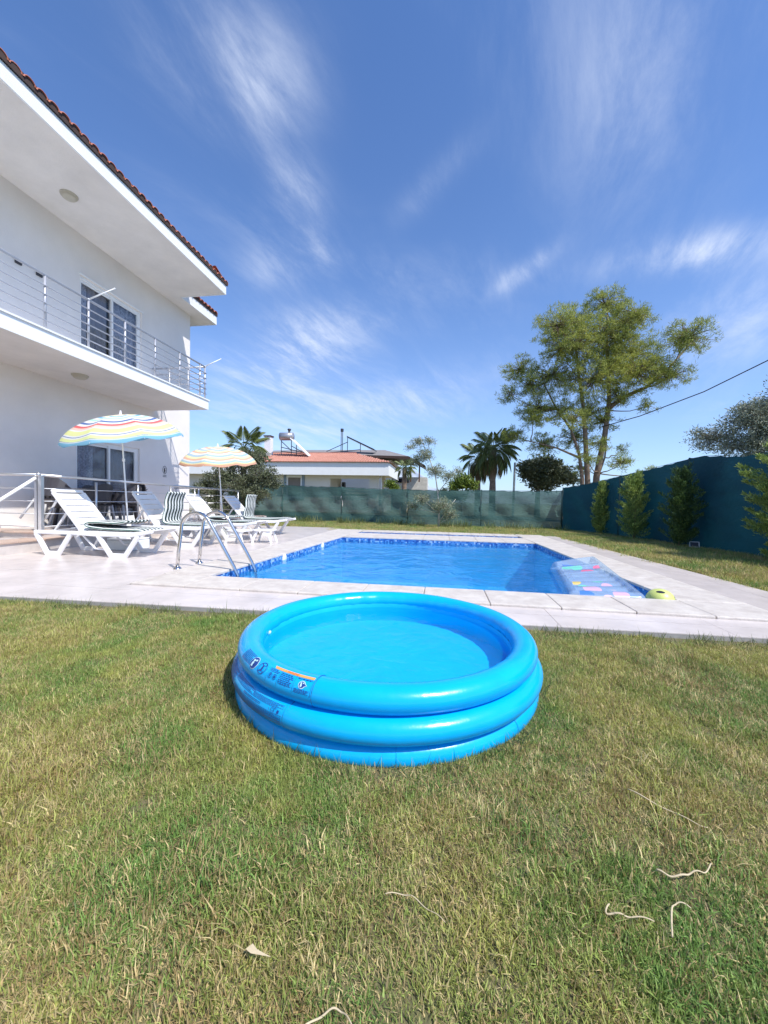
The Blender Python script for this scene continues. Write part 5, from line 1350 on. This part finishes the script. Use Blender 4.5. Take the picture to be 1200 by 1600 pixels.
def grass_field(name, pts, sources, smin, smax, seed, label):
    me = bpy.data.meshes.new(name); me.from_pydata(pts, [], []); me.materials.append(M_grass)
    o = bpy.data.objects.new(name, me); COL.objects.link(o)
    ng = bpy.data.node_groups.new(name, 'GeometryNodeTree')
    ng.interface.new_socket('Geometry', in_out='INPUT', socket_type='NodeSocketGeometry'); ng.interface.new_socket('Geometry', in_out='OUTPUT', socket_type='NodeSocketGeometry')
    gi = ng.nodes.new('NodeGroupInput'); go = ng.nodes.new('NodeGroupOutput')
    iop = ng.nodes.new('GeometryNodeInstanceOnPoints'); jn = ng.nodes.new('GeometryNodeJoinGeometry')
    for s in sources:
        oi = ng.nodes.new('GeometryNodeObjectInfo'); oi.inputs['Object'].default_value = s; oi.inputs['As Instance'].default_value = True
        ng.links.new(oi.outputs['Geometry'], jn.inputs[0])
    rv = ng.nodes.new('FunctionNodeRandomValue'); rv.data_type = 'FLOAT_VECTOR'; rv.inputs[0].default_value = (-.03, -.03, 0); rv.inputs[1].default_value = (.03, .03, 6.283); rv.inputs['Seed'].default_value = seed
    rs = ng.nodes.new('FunctionNodeRandomValue'); rs.data_type = 'FLOAT'; rs.inputs[2].default_value = smin; rs.inputs[3].default_value = smax; rs.inputs['Seed'].default_value = seed + 1
    ri = ng.nodes.new('FunctionNodeRandomValue'); ri.data_type = 'INT'; ri.inputs[4].default_value = 0; ri.inputs[5].default_value = len(sources) - 1; ri.inputs['Seed'].default_value = seed + 2
    ng.links.new(gi.outputs[0], iop.inputs['Points']); ng.links.new(jn.outputs[0], iop.inputs['Instance']); iop.inputs['Pick Instance'].default_value = True
    ng.links.new(ri.outputs[2], iop.inputs['Instance Index']); ng.links.new(rv.outputs[0], iop.inputs['Rotation']); ng.links.new(rs.outputs[1], iop.inputs['Scale'])
    ng.links.new(iop.outputs[0], go.inputs[0])
    md = o.modifiers.new('grass', 'NODES'); md.node_group = ng
    stuff(o); tag(o, label, 'grass'); return o
near = [patch('turf_source', 3800, .32, .010, .038, .0023, 1.45, 10 + i) for i in range(5)]
far = [patch('far_turf_source', 1500, .55, .03, .11, .006, 1.1, 30 + i) for i in range(3)]
pts = []
yy = -.3
while yy < 3.0:
    x = -5.2
    while x < 5.6:
        p = (x + random.uniform(-.05, .05), yy + random.uniform(-.05, .05), 0)
        if p[1] < 2.94 + .034 * p[0] - .10 and math.hypot(p[0] - KX, p[1] - KY) > .87 and abs(p[0]) < 1.1 + p[1] * 1.9: pts.append(p)
        x += .155
    yy += .155
# short tufts close round the paddling pool
for i in range(46):
    a = 2 * PI * i / 46; pts.append((KX + .90 * math.cos(a), KY + .88 * math.sin(a), 0)) if KY + .88 * math.sin(a) < 2.78 else None
grass_field('lawn_grass', pts, near, .8, 1.2, 3, 'short patchy green and straw coloured lawn in the foreground')
tuft = [patch('tuft_source', 420, .16, .03, .075, .0030, .8, 50 + i) for i in range(3)]
ptt = []
for i in range(60):
    cx_, cy_ = random.uniform(-3.4, 3.4), random.uniform(.5, 2.75); k = random.randint(2, 9)
    for _ in range(k):
        p = (cx_ + random.gauss(0, .14), cy_ + random.gauss(0, .10), 0)
        if math.hypot(p[0] - KX, p[1] - KY) > .90 and p[1] < 2.84 + .034 * p[0] and math.hypot(*p[:2]) > .5: ptt.append(p)
grass_field('lawn_tufts', ptt, tuft, .6, 1.1, 21, 'slightly taller greener tufts scattered through the foreground lawn')
pts2 = []
def fill(x0, x1, y0, y1, st, test=lambda x, y_: True):
    y_ = y0
    while y_ < y1:
        x = x0
        while x < x1:
            p = (x + random.uniform(-st, st) * .4, y_ + random.uniform(-st, st) * .4, 0)
            if test(p[0], p[1]): pts2.append(p)
            x += st
        y_ += st
redge = lambda y_: 3.79 - .048 * y_
fx = lambda y_: float(np.interp(y_, [p[1] for p in rp[::-1]], [p[0] for p in rp[::-1]]))
fill(3.3, 6.1, 3.2, 14.9, .26, lambda x, y_: redge(y_) + .16 < x < fx(y_) + .05)
fill(-3.1, 4.6, 11.5, 15.2, .30, lambda x, y_: y_ < 15.2 - .08 * x)
fill(-9, -3, 12.6, 16.4, .34, lambda x, y_: y_ < 15.9 and rng.random() < .8)
grass_field('strip_grass', pts2, far, .8, 1.25, 11, 'longer green grass between the pool deck and the net fences')
# tall weeds at the foot of the back fence
n_ = 3800; xs_ = rng.uniform(-7, 4.3, n_); P = np.stack([xs_, 14.55 - .09 * xs_ + rng.normal(size=n_) * .16 - .1, np.zeros(n_)], 1); cl_ = (np.sin(P[:, 0] * 3.1) + np.sin(P[:, 0] * 7.7 + 1) + rng.normal(size=n_) * .6) > -.2
P = P[cl_]; D = rdir(len(P)) * .45 + np.array([0, 0, 1.0]); o = cards('fence_weeds', ML_weed, P, D, .10 + .30 * rng.random(len(P)) ** 2, .016)
stuff(o); tag(o, 'tall ragged weeds and dry stems at the foot of the back fence', 'weeds')
# wispy long blades lapping over the deck edge
P, D, Ln = [], [], []
for i in range(3600):
    x = random.uniform(-4.2, 4.2); y_ = 2.93 + .034 * x + random.uniform(-.14, .0)
    if abs(x - KX) < .5 or math.sin(x * 7.3) + math.sin(x * 17.1 + 1) + random.gauss(0, .8) < -.4: continue
    P.append((x, y_, 0)); D.append((random.gauss(0, .5), random.gauss(.15, .5), 1)); Ln.append(random.uniform(.04, .095) * (2.2 if random.random() < .008 else 1))
o = cards('edge_grass', ML_weed, P, D, np.array(Ln), .0038); stuff(o); tag(o, 'uneven fringe of longer grass lapping over the near edge of the deck', 'grass')
# weed sprigs poking up round the paddling pool front
P, D, Ln = [], [], []
for i in range(420):
    a = random.uniform(PI * 1.02, PI * 1.98); r = random.uniform(.80, .86)
    P.append((KX + r * math.cos(a), KY + r * math.sin(a), 0)); D.append((random.gauss(0, .5) - .2 * math.cos(a), random.gauss(0, .5), 1)); Ln.append(random.uniform(.04, .085))
o = cards('pool_edge_grass', ML_weed, P, D, np.array(Ln), .0035); stuff(o); tag(o, 'grass blades standing up against the paddling pool side', 'grass')
# dry stems lying on the lawn
def straw(label, pts_, r):
    q_ = [Vector(p) for p in pts_]; sm = []
    for i in range(len(q_) - 1):
        p0, p1, p2, p3 = q_[max(0, i - 1)], q_[i], q_[i + 1], q_[min(len(q_) - 1, i + 2)]
        for k in range(6):
            t_ = k / 6; sm.append(.5 * ((2 * p1) + (p2 - p0) * t_ + (2 * p0 - 5 * p1 + 4 * p2 - p3) * t_ ** 2 + (3 * p1 - p0 - 3 * p2 + p3) * t_ ** 3))
    sm.append(q_[-1]); pts_ = [(p.x, p.y) for p in sm]
    zz_ = [.030 + .003 * math.sin(i * .7) for i in range(len(pts_))]
    P = [Vector((x, y_, z)) for (x, y_), z in zip(pts_, zz_)]; o = MB().tube([tuple(p) for p in P], [r * .62 * (1 - .6 * abs(i / (len(P) - 1) - .3)) for i in range(len(P))], 6).build('straw', M_straw, smooth=True)
    return tag(o, label, 'dry stem')
straw('pale dry root-like stem lying flat, upper one at lower right of the lawn', [(.56, 1.035), (.585, 1.025), (.62, 1.03), (.65, 1.045), (.68, 1.05), (.71, 1.075)], .0038)
straw('hooked pale dry stem lying left of the curved one on the lawn', [(.405, .925), (.39, .905), (.42, .905), (.45, .905), (.49, .905)], .0034)
straw('curved pale dry stem like a walking stick handle on the lawn', [(.51, .875), (.525, .905), (.545, .94), (.565, .955), (.59, .95)], .0034)
straw('long bent dry stem at the bottom edge of the photo', [(-.225, .605), (-.195, .63), (-.17, .645), (-.15, .642), (-.125, .62)], .0030)
straw('faint long dry runner curling across the middle of the lawn', [(-.11, .86), (-.07, .868), (-.04, .862), (0, .84), (.03, .825)], .0020)
straw('dry runner lying at upper right of the lawn', [(.62, 1.32), (.68, 1.27), (.74, 1.22), (.78, 1.20)], .0035)
lf = MB(); lf.v = [(-.372, .70, .036), (-.36, .707, .042), (-.348, .702, .038), (-.358, .695, .036), (-.315, .696, .036)]; lf.f = [(0, 3, 2, 1), (2, 3, 4)]
o = lf.build('dry_leaf', M_straw); sm_ = o.modifiers.new('s', 'SOLIDIFY'); sm_.thickness = .001; tag(o, 'small pale dry leaf with stalk on the lawn, lower left of centre', 'leaf')
print('objects', len(bpy.data.objects), 'tiles', cnt, 'lawn inst', len(pts), len(pts2))
